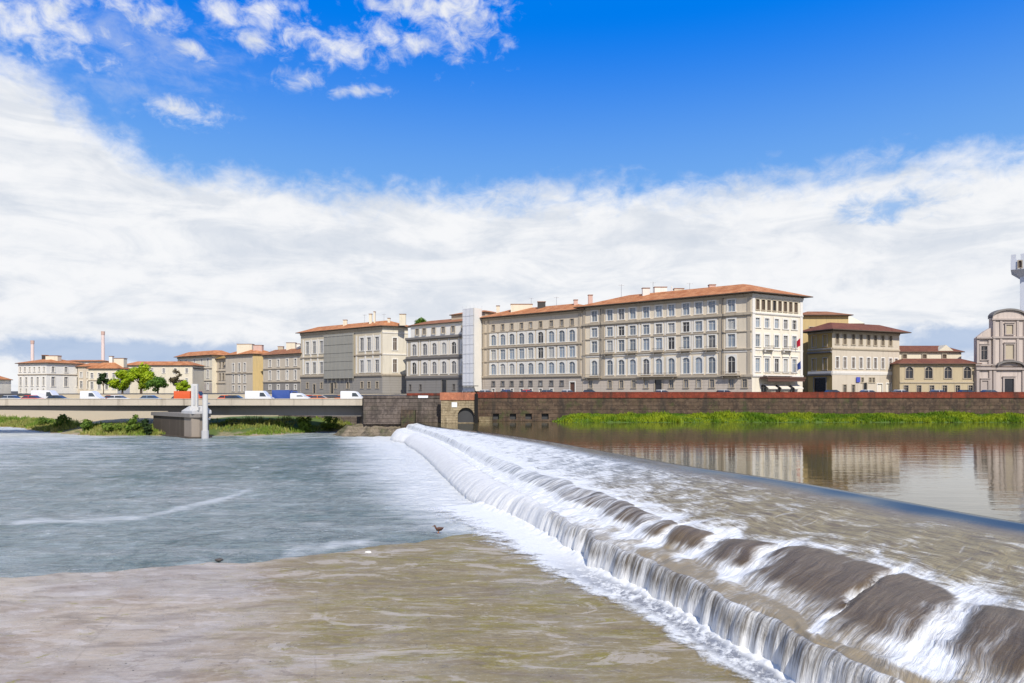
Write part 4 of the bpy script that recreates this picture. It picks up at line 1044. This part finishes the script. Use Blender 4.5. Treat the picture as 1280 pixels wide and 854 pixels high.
tw = add(t, warp)
n_st = g.noise(cv(mul(tw,2.4), mul(s,.22)), 1.0, 5, .65)        # streaks along the flow
n_fi = g.noise(cv(mul(tw,7.0), mul(s,.7)), 1.0, 4, .7)
n_pa = g.noise(cv(mul(tw,.55), mul(s,.5), 3.0), 1.0, 5, .68, .4)      # patches
n_ri = g.noise(cv(mul(t,.75), mul(s,2.4), 5.0), 1.0, 5, .75, .8)      # ripples across the flow
n_lo = g.noise(cv(mul(t,.28), mul(s,.12), 8.0), 1.0, 3, .6)
# zone windows
def win(a, b_, c, d): return g.m('MULTIPLY', g.step(v,a,b_), g.m('SUBTRACT',1.0,g.step(v,c,d)))
z_slope = win(.10,.30,.98,1.05); z_roll = win(.95,1.05,1.85,2.0); z_shelf = win(1.75,2.0,2.97,3.02); z_fall = g.step(v,2.97,3.03)
inv = lambda q_: g.m('SUBTRACT', 1.0, q_)
mid = g.step(t, 3.0, 16.0)
ridge = mul(g.step(v,.84,.97), inv(g.step(v,1.0,1.10)))
f_slope = g.step(add(mul(n_ri,.5), mul(n_pa,.6), mul(g.step(v,.45,1.0),.04), mul(fr,.16), mul(ridge,.08), mul(mid,.04), mul(cus,mul(g.step(v,.7,1.0),.22))), .555,.78)
f_slope = g.m('MAXIMUM', f_slope, mul(g.step(add(n_st, mul(fr,.16)), .58,.80), mul(g.step(v,.2,.6),.85)))
f_roll = g.step(add(mul(n_st,.80), mul(n_lo,.25), mul(n_fi,.30), mul(mid,.13), mul(g.step(fr,.0,.25),.06), mul(fr,.16), mul(cus,.36), mul(g.step(v,1.65,2.0),.15), mul(ridge,.16)), .74,1.10)
f_shelf = g.step(add(mul(n_pa,.62), mul(n_fi,.28), mul(n_st,.15), mul(g.step(fr,.0,.35),.42), mul(mid,.14), mul(cus,mul(inv(g.step(v,2.2,2.8)),.34)), mul(inv(g.step(v,2.0,2.3)),.08)), .515,.76)
f_fall = g.step(add(mul(g.noise(cv(mul(t,6.5), mul(s,.30), 2.0),1.0,5,.75),.8), mul(n_fi,.2), mul(g.step(fr,.0,.5),.75), mul(g.step(v,3.45,4.0),.30), mul(n_lo,.55), mul(n_pa,.25)), .72,1.05)
foam = g.m('MINIMUM', 1.0, add(mul(z_slope,f_slope), mul(z_roll,f_roll), mul(z_shelf,f_shelf), mul(z_fall,f_fall)))
wcol = g.mix(n_pa, (.095,.068,.040), (.18,.132,.08)); wcol = g.mix(mul(z_shelf,.75), wcol, (.34,.275,.175)); wcol = g.mix(mul(z_slope,g.step(n_ri,.3,.65)), wcol, (.33,.265,.13))
n_hs = g.noise(cv(mul(tw,11.0), mul(s,.55), 11.0), 1.0, 4, .75)
wcol = g.mix(mul(z_roll,mul(g.step(n_hs,.46,.68),.55)), wcol, (.27,.21,.14)); wcol = g.mix(mul(z_roll,mul(g.step(n_st,.50,.36),.6)), wcol, (.06,.043,.027))
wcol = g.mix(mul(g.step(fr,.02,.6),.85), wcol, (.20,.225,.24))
wcol = g.mix(mul(z_fall,.8), wcol, (.13,.11,.085))
wcol = g.mix(g.m('SUBTRACT',1.0,g.step(v,.06,.16)), wcol, (.05,.065,.075))
fcol = g.mix(g.step(n_fi,.3,.65), (.63,.63,.62), (.90,.90,.87)); fcol = g.mix(mul(z_fall,.55), fcol, (.78,.76,.72))
foam = mul(foam, add(.78, mul(n_fi,.36)))
foam = g.m('MINIMUM', foam, 1.0)
g.put(bb.inputs['Base Color'], g.mix(mul(foam,.95), wcol, fcol))
g.put(bb.inputs['Roughness'], g.m('ADD', add(.12, mul(g.step(v,.1,.4),.22)), mul(foam,.4)))
bb.inputs['Specular IOR Level'].default_value = .27
bb.inputs['IOR'].default_value = 1.33
hh = add(mul(n_st,.5), mul(n_fi,.30), mul(n_hs,.25), mul(n_ri,.35), mul(foam,.3))
bmp = g.n('ShaderNodeBump', ins={'Strength':g.m('MULTIPLY', g.step(v,.03,.25), .8),'Distance':.12,'Height':hh})
g.put(bb.inputs['Normal'], bmp.outputs[0])
me = weir_mesh(); me.materials.append(mw); tag(link('weir_water', me), kind='structure')

# concrete body of the weir below the sheet of water
m = MB()
for a, c in zip(lin(-60,114,3), lin(-60,114,3)[1:]):
    q_ = [xyp(a,-.3+cr(a)), xyp(a,li_t(a)-.4), xyp(c,li_t(c)-.4), xyp(c,-.3+cr(c))]
    m.face([(p[0],p[1],-8.0) for p in q_])
tag(m.build('weir_body', M['concrete_dark']), kind='structure')

# upper river, calm
mu, g, bb = newmat('upper_river'); p = g.pos()
w1 = g.noise(g.scale(p,(.16,.55,1)), 1.0, 4, .6); w2 = g.noise(g.scale(p,(.7,2.2,1)), 1.0, 3, .6)
g.put(bb.inputs['Base Color'], g.mix(w1, (.085,.068,.026), (.115,.092,.038))); bb.inputs['Roughness'].default_value = .03; bb.inputs['IOR'].default_value = 1.5
g.put(bb.inputs['Normal'], g.bump(g.m('ADD', w1, g.m('MULTIPLY', w2, .25)), .15, .12))
cl = [xyp(t_, cr(t_)-.25) for t_ in lin(-60,114,3)]
poly = cl + [(-17,131.5),(-6.6,136.4),(600,136.4),(600,-60)]
m = MB(); m.face([(x,y,UP_Z) for x,y in poly]); tag(m.build('upper_river', mu), kind='structure')

# lower pool
streakP = [Vector(q_) for q_ in [(-31.5,44.3),(-27.6,44.4),(-24.6,45.6),(-24.1,49),(-23.2,52.2),(-22.4,56.2),(-22.8,59)]]
def segd(p, P):
    d = 1e9
    for a, c in zip(P, P[1:]):
        u = max(0,min(1,(p-a).dot(c-a)/(c-a).length_squared)); d = min(d,(p-a-(c-a)*u).length)
    return d
edgeP = [Vector(q_) for q_ in [(-90,14),(-60,21.5),(-40,26.5),(-23.62,31.2),(-17.13,33.0),(-11.9,34.6),(-8.62,36.4),(-3.78,40.0),(-.9,41.5),(1.5,43.5)]]
foamE = [Vector(q_) for q_ in [(-11.4,36.2),(-8.6,38.4)]]
def pool(x, y):
    t_, s_ = ts((x,y))
    d = s_-foot(t_); w = max(.8, fanc(t_)*1.15)
    f_ = 1.3-1.15*(d/w) if d > -2 else 1.3
    f_ = max(-.6, min(1.3, f_)) 
    if t_ < 16: f_ -= (16-t_)*.1
    P = Vector((x,y))
    if 40 < y < 64 and -36 < x < -18: f_ = max(f_, .66-segd(P, streakP)*(.45+.35*noise.noise(Vector((x*.4,y*.3,5)))) - .55*abs(noise.noise(Vector((x*.35,y*.5,1)))))
    if 33 < y < 42 and -16 < x < -4: f_ = max(f_, .62-segd(P, foamE)*.30-.4*abs(noise.noise(Vector((x*.6,y*.9,1)))))
    if y > 100: f_ = max(f_, .35*sstep(112,125,y)*sstep(-70,-45,x))
    f_ = max(f_, .62*sstep(-58,-84,x)*sstep(92,120,y), .3*sstep(-30,-60,x)*sstep(60,80,y))
    fan = max(0,f_)
    zz = LOW_Z + .07*noise.noise(Vector((x*.35,y*.8,1))) + .05*noise.noise(Vector((x*1.1,y*2.0,2))) + fan*.09*(noise.noise(Vector((x*.9,y*.9,3)))+.3)
    return zz, {'foam': f_}
ml, g, bb = newmat('lower_pool'); p = g.pos()
fo = g.attr('foam')
a1 = g.noise(g.scale(p,(.14,.5,1)), 1.0, 6, .68, .5); a2 = g.noise(g.scale(p,(.9,3.2,1)), 1.0, 5, .7); a3 = g.noise(g.scale(p,(.045,.10,1)), 1.0, 4, .6)
lines = g.noise(g.scale(p,(.10,1.1,1),(3,1,0)), 1.0, 4, .7)
fm_ = g.m('ADD', fo, g.m('MULTIPLY', g.m('SUBTRACT', g.m('ADD', g.m('MULTIPLY',a1,.6), g.m('MULTIPLY',lines,.4)), .5), 1.9))
fm_ = g.step(fm_, .0, 1.05)
sp_ = g.m('MULTIPLY', g.step(g.m('ADD', g.m('MULTIPLY',a1,.6), g.m('MULTIPLY', a2,.4)), .535,.70), g.m('MULTIPLY', g.step(a3,.36,.60), .55))
fl_ = g.noise(g.scale(p,(1.1,3.6,1),(7,3,0)), 1.0, 6, .78, .4)
fl_ = g.m('MULTIPLY', g.step(fl_, .60, .68), g.m('MULTIPLY', g.step(g.m('ADD', g.m('MULTIPLY', a3, .6), g.m('MULTIPLY', a1, .5)), .54, .66), .75))
fm_ = g.m('MAXIMUM', g.m('MAXIMUM', fm_, sp_), fl_)
wc = g.mix(g.step(a3,.3,.7), (.095,.17,.175), (.26,.31,.31)); wc = g.mix(g.m('MULTIPLY', g.step(a1,.46,.66), .6), wc, (.27,.29,.29)); wc = g.mix(g.m('MULTIPLY', g.step(a2,.48,.64), .65), wc, (.055,.105,.11))
a5 = g.noise(g.scale(p,(.55,.42,1),(1,9,0)), 1.0, 6, .74, .5); a6 = g.noise(g.scale(p,(.22,.16,1),(6,2,0)), 1.0, 5, .7, .6)
wc = g.mix(g.m('MULTIPLY', g.step(a5,.50,.66), .7), wc, (.36,.42,.43)); wc = g.mix(g.m('MULTIPLY', g.step(a5,.47,.34), .7), wc, (.045,.095,.105))  # ripple highlights and dark troughs painted into the water colour
wc = g.mix(g.m('MULTIPLY', g.step(a6,.50,.66), .4), wc, (.36,.40,.40))
g.put(bb.inputs['Base Color'], g.mix(g.m('MULTIPLY', fm_, .93), wc, (.86,.865,.84))); bb.inputs['IOR'].default_value = 1.33
g.put(bb.inputs['Roughness'], g.m('ADD', .14, g.m('MULTIPLY', fm_, .5)))
g.put(bb.inputs['Normal'], g.bump(g.m('ADD', g.m('ADD', a2, a1), g.m('MULTIPLY', a5, 1.5)), .9, .4))
o = grid_mesh('lower_river', lin(-640,-150,10)+lin(-149,-60,.8)+lin(-59.6,4,.3), lin(10,30,2)+lin(30.3,64,.3)+lin(64.6,150,.7)+lin(155,260,10), lambda x,y: pool(x,y)[0], ml)
fill_attr(o, 'foam', lambda x, y: pool(x,y)[1]['foam']); tag(o, kind='structure')

# concrete apron at the left front
APZ = -8.40
def apron(x, y):
    t_, s_ = ts((x,y)); P = Vector((x,y))
    d = 1e9
    for a, c in zip(edgeP, edgeP[1:]):
        u = max(-.0,min(1,(P-a).dot(c-a)/(c-a).length_squared)); q_ = a+(c-a)*u
        dd = (P-q_).length
        if dd < abs(d): d = dd*(1 if ((c-a).x*(P-a).y-(c-a).y*(P-a).x) < 0 else -1)
    d += .5*fbm(x*.35,y*.35,2)+.15*fbm(x*1.6,y*1.6,4)
    zz = APZ + .035*fbm(x*.25,y*.4,6)+.02*fbm(x*1.2,y*1.4,3)
    zz -= .5*(1-sstep(-.5,.55,d))
    ws = s_-foot(t_)
    return zz, {'inn': d, 'wet': ws}
ma, g, bb = newmat('wet_apron'); p = g.pos()
inn, ws = g.attr('inn'), g.attr('wet')
a1 = g.noise(g.scale(p,(.16,.22,1)), 1.0, 7, .62, .6); a2 = g.noise(g.scale(p,(.9,1.6,1)), 1.0, 6, .7); a3 = g.noise(g.scale(p,(.07,.10,1),(4,2,0)), 1.0, 5, .6, .8)
a4 = g.noise(g.scale(p,(5,9,1)), 1.0, 4, .7); bl = g.noise(g.scale(p,(.3,.9,1),(9,3,0)), 1.0, 6, .65, .9)
c = g.mix(g.step(a1,.34,.66), (.29,.215,.155), (.48,.385,.28))
c = g.mix(g.m('MULTIPLY', g.step(a3,.48,.62), .6), c, (.40,.35,.31))
mo = g.m('SUBTRACT', 1.0, g.step(g.m('ADD', ws, g.m('MULTIPLY', a3, 16.0)), 15.0, 27.0))
c = g.mix(g.m('MULTIPLY', mo, .9), c, (.255,.20,.085))
mo2 = g.m('MULTIPLY', g.step(bl,.50,.60), g.m('SUBTRACT', 1.0, g.step(g.m('ADD', ws, g.m('MULTIPLY', a1, 12.0)), 16.0, 26.0)))
c = g.mix(g.m('MULTIPLY', mo2, .9), c, (.25,.20,.045))
c = g.mix(g.m('MULTIPLY', g.step(bl,.60,.68), .5), c, (.20,.15,.10))
c = g.mix(g.m('MULTIPLY', g.step(a2,.5,.72), .35), c, g.mix(.6, c, (.08,.065,.05)))
c = g.mix(g.m('MULTIPLY', g.step(a4,.50,.70), .32), c, (.56,.50,.43))
g5 = g.noise(g.scale(p,(14,26,1)), 1.0, 3, .75); c = g.mix(g.m('MULTIPLY', g.step(g5,.52,.70), .30), c, (.13,.11,.085))
g6 = g.noise(g.scale(p,(.55,2.6,1),(2,7,0)), 1.0, 6, .7, .5); c = g.mix(g.m('MULTIPLY', g.step(g6,.50,.66), .35), c, (.50,.45,.42))
c = g.mix(g.m('MULTIPLY', g.step(g6,.50,.36), .30), c, (.17,.135,.10))
vo = g.n('ShaderNodeTexVoronoi', feature='DISTANCE_TO_EDGE', ins={'Vector':g.n('ShaderNodeVectorMath', operation='ADD', ins={0:g.scale(p,(.11,.16,1)),1:g.n('ShaderNodeVectorMath', operation='SCALE', ins={0:g.n('ShaderNodeTexNoise', ins={'Vector':p,'Scale':.5,'Detail':4.0}).outputs[1],'Scale':.35}).outputs[0]}).outputs[0],'Scale':1.0})
crk = g.m('SUBTRACT',1.0,g.step(vo.outputs[0],.004,.018))
c = g.mix(g.m('MULTIPLY', crk, .14), c, (.12,.09,.075))
sxa = g.n('ShaderNodeSeparateXYZ', ins={0:g.n('ShaderNodeVectorMath', operation='ADD', ins={0:p,1:g.n('ShaderNodeVectorMath', operation='SCALE', ins={0:g.n('ShaderNodeTexNoise', ins={'Vector':p,'Scale':1.2,'Detail':5.0}).outputs[1],'Scale':.22}).outputs[0]}).outputs[0]})
jt = g.m('MAXIMUM', g.m('LESS_THAN', g.m('PINGPONG', g.m('ADD', g.m('MULTIPLY', sxa.outputs[0], .96), g.m('MULTIPLY', sxa.outputs[1], .27)), 3.6), .035), g.m('LESS_THAN', g.m('PINGPONG', g.m('SUBTRACT', g.m('MULTIPLY', sxa.outputs[1], .96), g.m('MULTIPLY', sxa.outputs[0], .27)), 2.9), .03))
c = g.mix(g.m('MULTIPLY', jt, g.m('MULTIPLY', g.step(a1,.4,.6), .22)), c, (.17,.13,.10))
bl2 = g.noise(g.scale(p,(.22,.6,1),(31,8,0)), 1.0, 9, .72, 1.2)
c = g.mix(g.m('MULTIPLY', g.step(bl2,.54,.585), .42), c, (.60,.53,.47))
c = g.mix(g.m('MULTIPLY', g.step(bl2,.45,.415), .40), c, (.185,.135,.095))
bl3 = g.noise(g.scale(p,(.9,1.5,1),(5,1,0)), 1.0, 8, .75, .6)
c = g.mix(g.m('MULTIPLY', g.step(bl3,.61,.65), .75), c, (.27,.23,.04))
c = g.mix(g.m('MULTIPLY', g.step(bl3,.40,.36), .45), c, (.13,.10,.08))
pk = g.n('ShaderNodeTexVoronoi', ins={'Vector':p,'Scale':3.5,'Randomness':1.0}); c = g.mix(g.m('MULTIPLY', g.m('LESS_THAN', pk.outputs[0], .11), g.step(a2,.5,.6)), c, (.07,.055,.045))
pud = g.step(g.m('ADD', g.m('MULTIPLY',a3,.7), g.m('MULTIPLY',a1,.4)), .50,.62)
g.put(bb.inputs['Base Color'], c)
g.put(bb.inputs['Roughness'], g.m('SUBTRACT', .55, g.m('MULTIPLY', pud, .35)))
bb.inputs['IOR'].default_value = 1.33; bb.inputs['Specular IOR Level'].default_value = .36
g.put(bb.inputs['Normal'], g.bump(add(g.m('MULTIPLY',a2,.6), g.m('MULTIPLY',a4,.4), g.m('MULTIPLY',g6,.6), g.m('MULTIPLY',g5,.15)), .55, .05))
o = grid_mesh('concrete_apron', lin(-70,-30,1)+lin(-29.7,10,.22), lin(5,14,1)+lin(14.2,46,.22), lambda x,y: apron(x,y)[0], ma)
fill_attr(o, 'inn', lambda x, y: apron(x,y)[1]['inn']); fill_attr(o, 'wet', lambda x, y: apron(x,y)[1]['wet']); tag(o, kind='structure')

# foaming water at the foot of the fall, thinning out over the apron
def foamstrip():
    T2 = lin(-16,28,.07); W = lin(-.9,6.6,.085); nx = len(T2); V = []; fa = []
    wid = interp([(-80,1.1),(-8,1.1),(0,1.45),(6,2.0),(11,2.9),(16,3.6),(22,4.0),(40,4.0)])
    for w in W:
        for t_ in T2:
            x, y = xyp(t_, foot(t_)+w)
            u = w/wid(t_)
            nz = .55*fbm(t_*.8,w*1.0,2)+.35*fbm(t_*2.6,w*3.2,5)+.2*noise.noise(Vector((t_*8,w*8,1)))
            z_ = APZ + .05 + .07*(1-min(u,1)) + .035*nz + (.16*math.exp(-(w/.35)**2)*(1+nz) if w > -.9 else 0)
            if t_ > 19: z_ = max(z_, LOW_Z+.10)
            V.append((x,y,z_)); fa.append(u)
    n2 = len(W); Fc = [(j*nx+i,(j+1)*nx+i,(j+1)*nx+i+1,j*nx+i+1) for j in range(n2-1) for i in range(nx-1)]
    me = bpy.data.meshes.new('foam'); me.from_pydata(V,[],Fc); a = me.attributes.new('u','FLOAT','POINT'); a.data.foreach_set('value',fa)
    me.polygons.foreach_set('use_smooth',[True]*len(Fc)); me.update(); return me
mfo, g, bb = newmat('foam'); p = g.pos(); u = g.attr('u')
f1 = g.noise(g.scale(p,(2.2,2.2,1)), 1.0, 5, .7, .5); f2 = g.noise(g.scale(p,(7,7,1)), 1.0, 4, .7)
sx = g.n('ShaderNodeSeparateXYZ', ins={0:p})
chan = g.m('MULTIPLY', g.m('MULTIPLY', g.step(u,.05,.25), g.m('SUBTRACT',1.0,g.step(u,.45,.75))), g.m('SUBTRACT',1.0,g.step(sx.outputs[1],27,36)))
k = g.step(g.m('ADD', g.m('MULTIPLY', f1,.7), g.m('MULTIPLY', f2,.3)), .40, .60)
k = g.m('MAXIMUM', k, g.m('SUBTRACT', 1.0, g.m('MULTIPLY', chan, .8)))
g.put(bb.inputs['Base Color'], g.mix(k, (.12,.125,.145), g.mix(f2,(.68,.68,.67),(.88,.88,.85))))
g.put(bb.inputs['Roughness'], g.m('ADD', .15, g.m('MULTIPLY', k, .5)))
g.put(bb.inputs['Normal'], g.bump(g.m('ADD', f1, g.m('MULTIPLY', f2,.5)), .6, .06))
f3 = g.noise(g.scale(p,(.8,1.1,1)), 1.0, 6, .72, .8)
al_ = g.step(add(g.m('MULTIPLY', f3, 1.5), g.m('MULTIPLY', f2, .45), g.m('MULTIPLY', u, -1.0)), -.10, .42)
al_ = g.m('MAXIMUM', al_, g.m('SUBTRACT', 1.0, g.step(u,.1,.4)))
al_ = g.m('MULTIPLY', al_, g.m('SUBTRACT', 1.0, g.step(u, 1.3, 1.6)))
mx = g.n('ShaderNodeMixShader', ins={0:al_, 1:g.n('ShaderNodeBsdfTransparent').outputs[0], 2:bb.outputs[0]})
out = [x for x in mfo.node_tree.nodes if x.type=='OUTPUT_MATERIAL'][0]; g.put(out.inputs[0], mx.outputs[0])
me = foamstrip(); me.materials.append(mfo); tag(link('foam', me), kind='structure')

# stony toe of the bank where the weir meets the wall
def toe(x, y):
    u = (131.4-y)/4.5
    return -6.5-2.3*u + .55*fbm(x*.5,y*.6,3)+.25*fbm(x*1.7,y*1.7,5) - 3.0*sstep(-20.0,-18.0,x) - 2.5*sstep(-31,-36,x)
tag(grid_mesh('stony_bank', lin(-37,-14,.35), lin(125.4,131.5,.3), toe, stone_mat('stony_bank', (.20,.16,.11), (.26,.21,.15), (.13,.11,.07), .7, .5)), kind='structure')

# ------------------------------------------------------------------ small things on the apron
e = empty('duck', (-4.35,40.6,-8.43), 'small brown duck standing at the water edge of the concrete apron', 'duck', None, R(200))
import bmesh
def blob(parts, name, mt, parent):
    """one continuous surface grown round a chain of points"""
    me = bpy.data.meshes.new(name); me.from_pydata([p[0] for p in parts], [(i,i+1) for i in range(len(parts)-1)], [])
    o = link(name, me, parent); me.materials.append(mt)
    me.skin_vertices.new(name='s') if hasattr(me.skin_vertices,'new') else None
    return o
m = MB()
ch = [((-.30,0,.30),.012),((-.24,0,.27),.05),((-.14,0,.235),.10),((0,0,.215),.125),((.12,0,.235),.105),((.19,0,.30),.065),((.215,0,.38),.045),((.24,0,.43),.058),((.285,0,.435),.05),((.315,0,.425),.022),((.37,0,.415),.016)]
m.tube([c[0] for c in ch], [c[1] for c in ch], 12)
o = smooth(m.build('body', mat('duck_plumage', (.13,.06,.035), .7, .35, 14), e, weld=True))
for s_ in (-1,1):
    m = MB(); m.tube([(.02,s_*.05,.12),(.03,s_*.05,.01)], .012, 6); m.box((.0,s_*.05-.03,.0),(.09,s_*.05+.03,.012)); m.build('leg', mat('duck_leg', (.55,.2,.04), .6), e)
    m = MB(); m.tube([(.10,s_*.085,.26),(0,s_*.125,.25),(-.14,s_*.095,.27),(-.24,s_*.03,.29)], [.02,.055,.045,.01], 8); smooth(m.build('wing', mat('duck_wing', (.09,.045,.03), .7, .4, 18), e, weld=True))
m = MB(); m.box((.355,-.018,.405),(.42,.018,.425)); m.build('bill', mat('duck_bill', (.5,.28,.03), .5), e)
def rock(name, x, y, r, col, lab, sq_=.5):
    me = bpy.data.meshes.new(name); b_ = bmesh.new(); bmesh.ops.create_icosphere(b_, subdivisions=3, radius=r)
    for v in b_.verts:
        v.co *= 1+.35*noise.noise(v.co/r*1.3+Vector((x,y,0))); v.co.z *= sq_; v.co.x *= 1.4
    b_.to_mesh(me); b_.free(); me.materials.append(mat('rock', col, .8, .3, 6)); me.polygons.foreach_set('use_smooth', [True]*len(me.polygons))
    return tag(link(name, me, None, (x,y,-8.40)), lab, 'rock')
rock('pale_stone', -7.5, 35.6, .13, (.75,.73,.66), 'pale stone lying on the mossy apron left of the duck')
rock('dark_stone', -14.6, 34.0, .14, (.08,.07,.06), 'small dark stone on the water edge at the middle left of the apron')

# ------------------------------------------------------------------ sky, sun, camera
SUN = Vector((.30*math.cos(R(44)), -.954*math.cos(R(44)), math.sin(R(44))))
w = bpy.data.worlds.new('World'); S.world = w; w.use_nodes = True
nt = w.node_tree; g = G(nt); bg = nt.nodes['Background']
sky = g.n('ShaderNodeTexSky', sky_type='NISHITA', sun_disc=False, sun_elevation=R(44), sun_rotation=math.atan2(.30,-.954), air_density=1.0, dust_density=.3, ozone_density=3.0)
dr = g.n('ShaderNodeTexCoord').outputs['Generated']
sx = g.n('ShaderNodeSeparateXYZ', ins={0:dr})
DEG = 180/math.pi
az = g.m('MULTIPLY', g.m('ARCTAN2', sx.outputs[0], sx.outputs[1]), DEG)
el = g.m('MULTIPLY', g.m('ARCSINE', sx.outputs[2]), DEG)
def V2(a, b_, c=0.0): return g.n('ShaderNodeCombineXYZ', ins={0:a,1:b_,2:c}).outputs[0]
A1 = g.m('MULTIPLY', az, .1); E1 = g.m('MULTIPLY', el, .1)
nb = g.noise(V2(A1, g.m('MULTIPLY',E1,1.6), 1.3), 1.6, 8, .6, .3)
nf = g.noise(V2(A1, g.m('MULTIPLY',E1,1.5), 4.0), 4.5, 7, .62, .4)
ns = g.noise(V2(g.m('MULTIPLY',A1,.75), g.m('MULTIPLY',E1,2.6), 7.0), 1.5, 7, .6, .6)
np_ = g.noise(V2(A1, g.m('MULTIPLY',E1,1.4), 9.0), 5.0, 8, .62, .5)
edge = g.m('ADD', 16.6, g.m('MULTIPLY', g.m('SUBTRACT',1.0,g.step(az,-37.0,-25.0)), 5.0))
edge = g.m('ADD', edge, g.m('MULTIPLY', g.m('SUBTRACT', g.m('ADD', g.m('MULTIPLY',nb,.7), g.m('MULTIPLY',nf,.3)), .5), 7.0))
bank = g.m('MULTIPLY', g.step(g.m('ADD', g.m('SUBTRACT', edge, el), g.m('MULTIPLY', g.m('SUBTRACT', np_, .5), 3.4)), -.9, 2.6), .98)
def ell(a0, e0, ra, re):
    ra *= 1.15; re *= 1.2
    dx = g.m('DIVIDE', g.m('SUBTRACT', az, a0), ra); dy = g.m('DIVIDE', g.m('SUBTRACT', el, e0), re)
    return g.m('SUBTRACT', 1.0, g.m('SQRT', g.m('ADD', g.m('MULTIPLY',dx,dx), g.m('MULTIPLY',dy,dy))))
hole = g.step(g.m('ADD', ell(29.0,13.4,4.2,1.3), g.m('MULTIPLY', g.m('SUBTRACT',nf,.5),2.6)), .1, 1.1)
hole2 = g.step(g.m('ADD', ell(33.0,3.6,7,1.3), g.m('MULTIPLY', g.m('SUBTRACT',nf,.5),1.4)), .0, .7)
hole3 = g.step(g.m('ADD', ell(-30.0,2.9,13,1.1), g.m('MULTIPLY', g.m('SUBTRACT',nf,.5),1.2)), .0, .6)
bank = g.m('MULTIPLY', bank, g.m('SUBTRACT', 1.0, g.m('MULTIPLY', hole, .75)))
puffs = None
for q_ in [(-5.2,29.2,5.2,3.0),(-4.7,28.4,4.2,2.6),(-9.5,29.3,3.6,1.4),(-15.0,26.0,5.2,1.5),(-17.3,23.6,2.2,.8),(-28.6,25.7,3.4,1.6),(-25.4,24.4,2.0,.8),(-22.9,27.0,2.0,1.2),(-35.0,24.3,6.5,3.2),(-19.5,27.6,2.8,1.2),(-.7,27.1,1.2,.7),(-13.0,23.2,2.6,.5),(-25.5,20.2,3.0,1.1),(-31.5,27.8,5.5,2.2),(-21.0,25.6,3.0,.9),(-7.5,26.8,3.2,1.0),(-10.5,27.0,3.0,1.6)]:
    e_ = ell(*q_); puffs = e_ if puffs is None else g.m('MAXIMUM', puffs, e_)
puff = g.step(g.m('ADD', puffs, g.m('MULTIPLY', g.m('SUBTRACT', g.m('ADD', g.m('MULTIPLY',np_,.7), g.m('MULTIPLY',nf,.3)), .5), 4.4)), .0, 1.5)
ovr = g.m('MULTIPLY', g.step(g.noise(V2(A1,g.m('MULTIPLY',E1,1.3),20.0),.55,8,.6,.3), .52,.66), g.step(g.m('ABSOLUTE',az), 50, 75))   # clouds over the rest of the sky
wisp = g.m('MULTIPLY', g.step(g.m('ADD', ell(-31,23.5,10,5), g.m('MULTIPLY', g.m('SUBTRACT', g.m('ADD', g.m('MULTIPLY',ns,.5), g.m('MULTIPLY',nf,.5)), .5), 5.0)), .2, 2.0), .45)
mask = g.m('MAXIMUM', g.m('MAXIMUM', bank, g.m('MAXIMUM', g.m('MULTIPLY', puff, .95), wisp)), ovr)
sh = g.m('ADD', g.m('MULTIPLY', g.step(ns,.40,.66), .75), g.m('MULTIPLY', g.step(nf,.42,.7), .25))
CB = 8.2
ccol = g.mix(sh, (CB*1.0,CB*1.005,CB*1.02), (CB*.73,CB*.78,CB*.86))
low = g.m('MAXIMUM', hole2, hole3)
ccol = g.mix(g.m('MULTIPLY', low, .65), ccol, (CB*.30,CB*.46,CB*.74))
grad = g.mix(g.step(el, 12.0, 29.0), (1.75,3.9,7.5), (.0,1.75,7.4))          # deep clear blue, paler lower down
skc = g.mix(g.m('MULTIPLY', g.m('SUBTRACT', 1.0, g.step(el, 36.0, 62.0)), 1.0), sky.outputs[0], grad)
final = g.mix(mask, skc, ccol)
g.put(bg.inputs[0], final); bg.inputs[1].default_value = .1

sl = bpy.data.lights.new('sun', 'SUN'); sl.energy = 4.0; sl.angle = R(.53); sl.color = (1,.95,.87)
so = bpy.data.objects.new('sun', sl); COL.objects.link(so); so.rotation_euler = (-SUN).to_track_quat('-Z','Y').to_euler()
cd = bpy.data.cameras.new('camera'); cd.lens = 24; cd.sensor_width = 36; cd.shift_y = 62/1280; cd.clip_end = 20000; cd.clip_start = .5
co = bpy.data.objects.new('camera', cd); COL.objects.link(co); co.location = (0,0,0); co.rotation_euler = (R(90),0,0); S.camera = co
S.view_settings.view_transform = 'Standard'; S.view_settings.look = 'None'; S.view_settings.exposure = 0.2
S.render.engine = 'CYCLES'; S.cycles.use_denoising = True; S.cycles.max_bounces = 6
S.render.resolution_x = 1024; S.render.resolution_y = 683
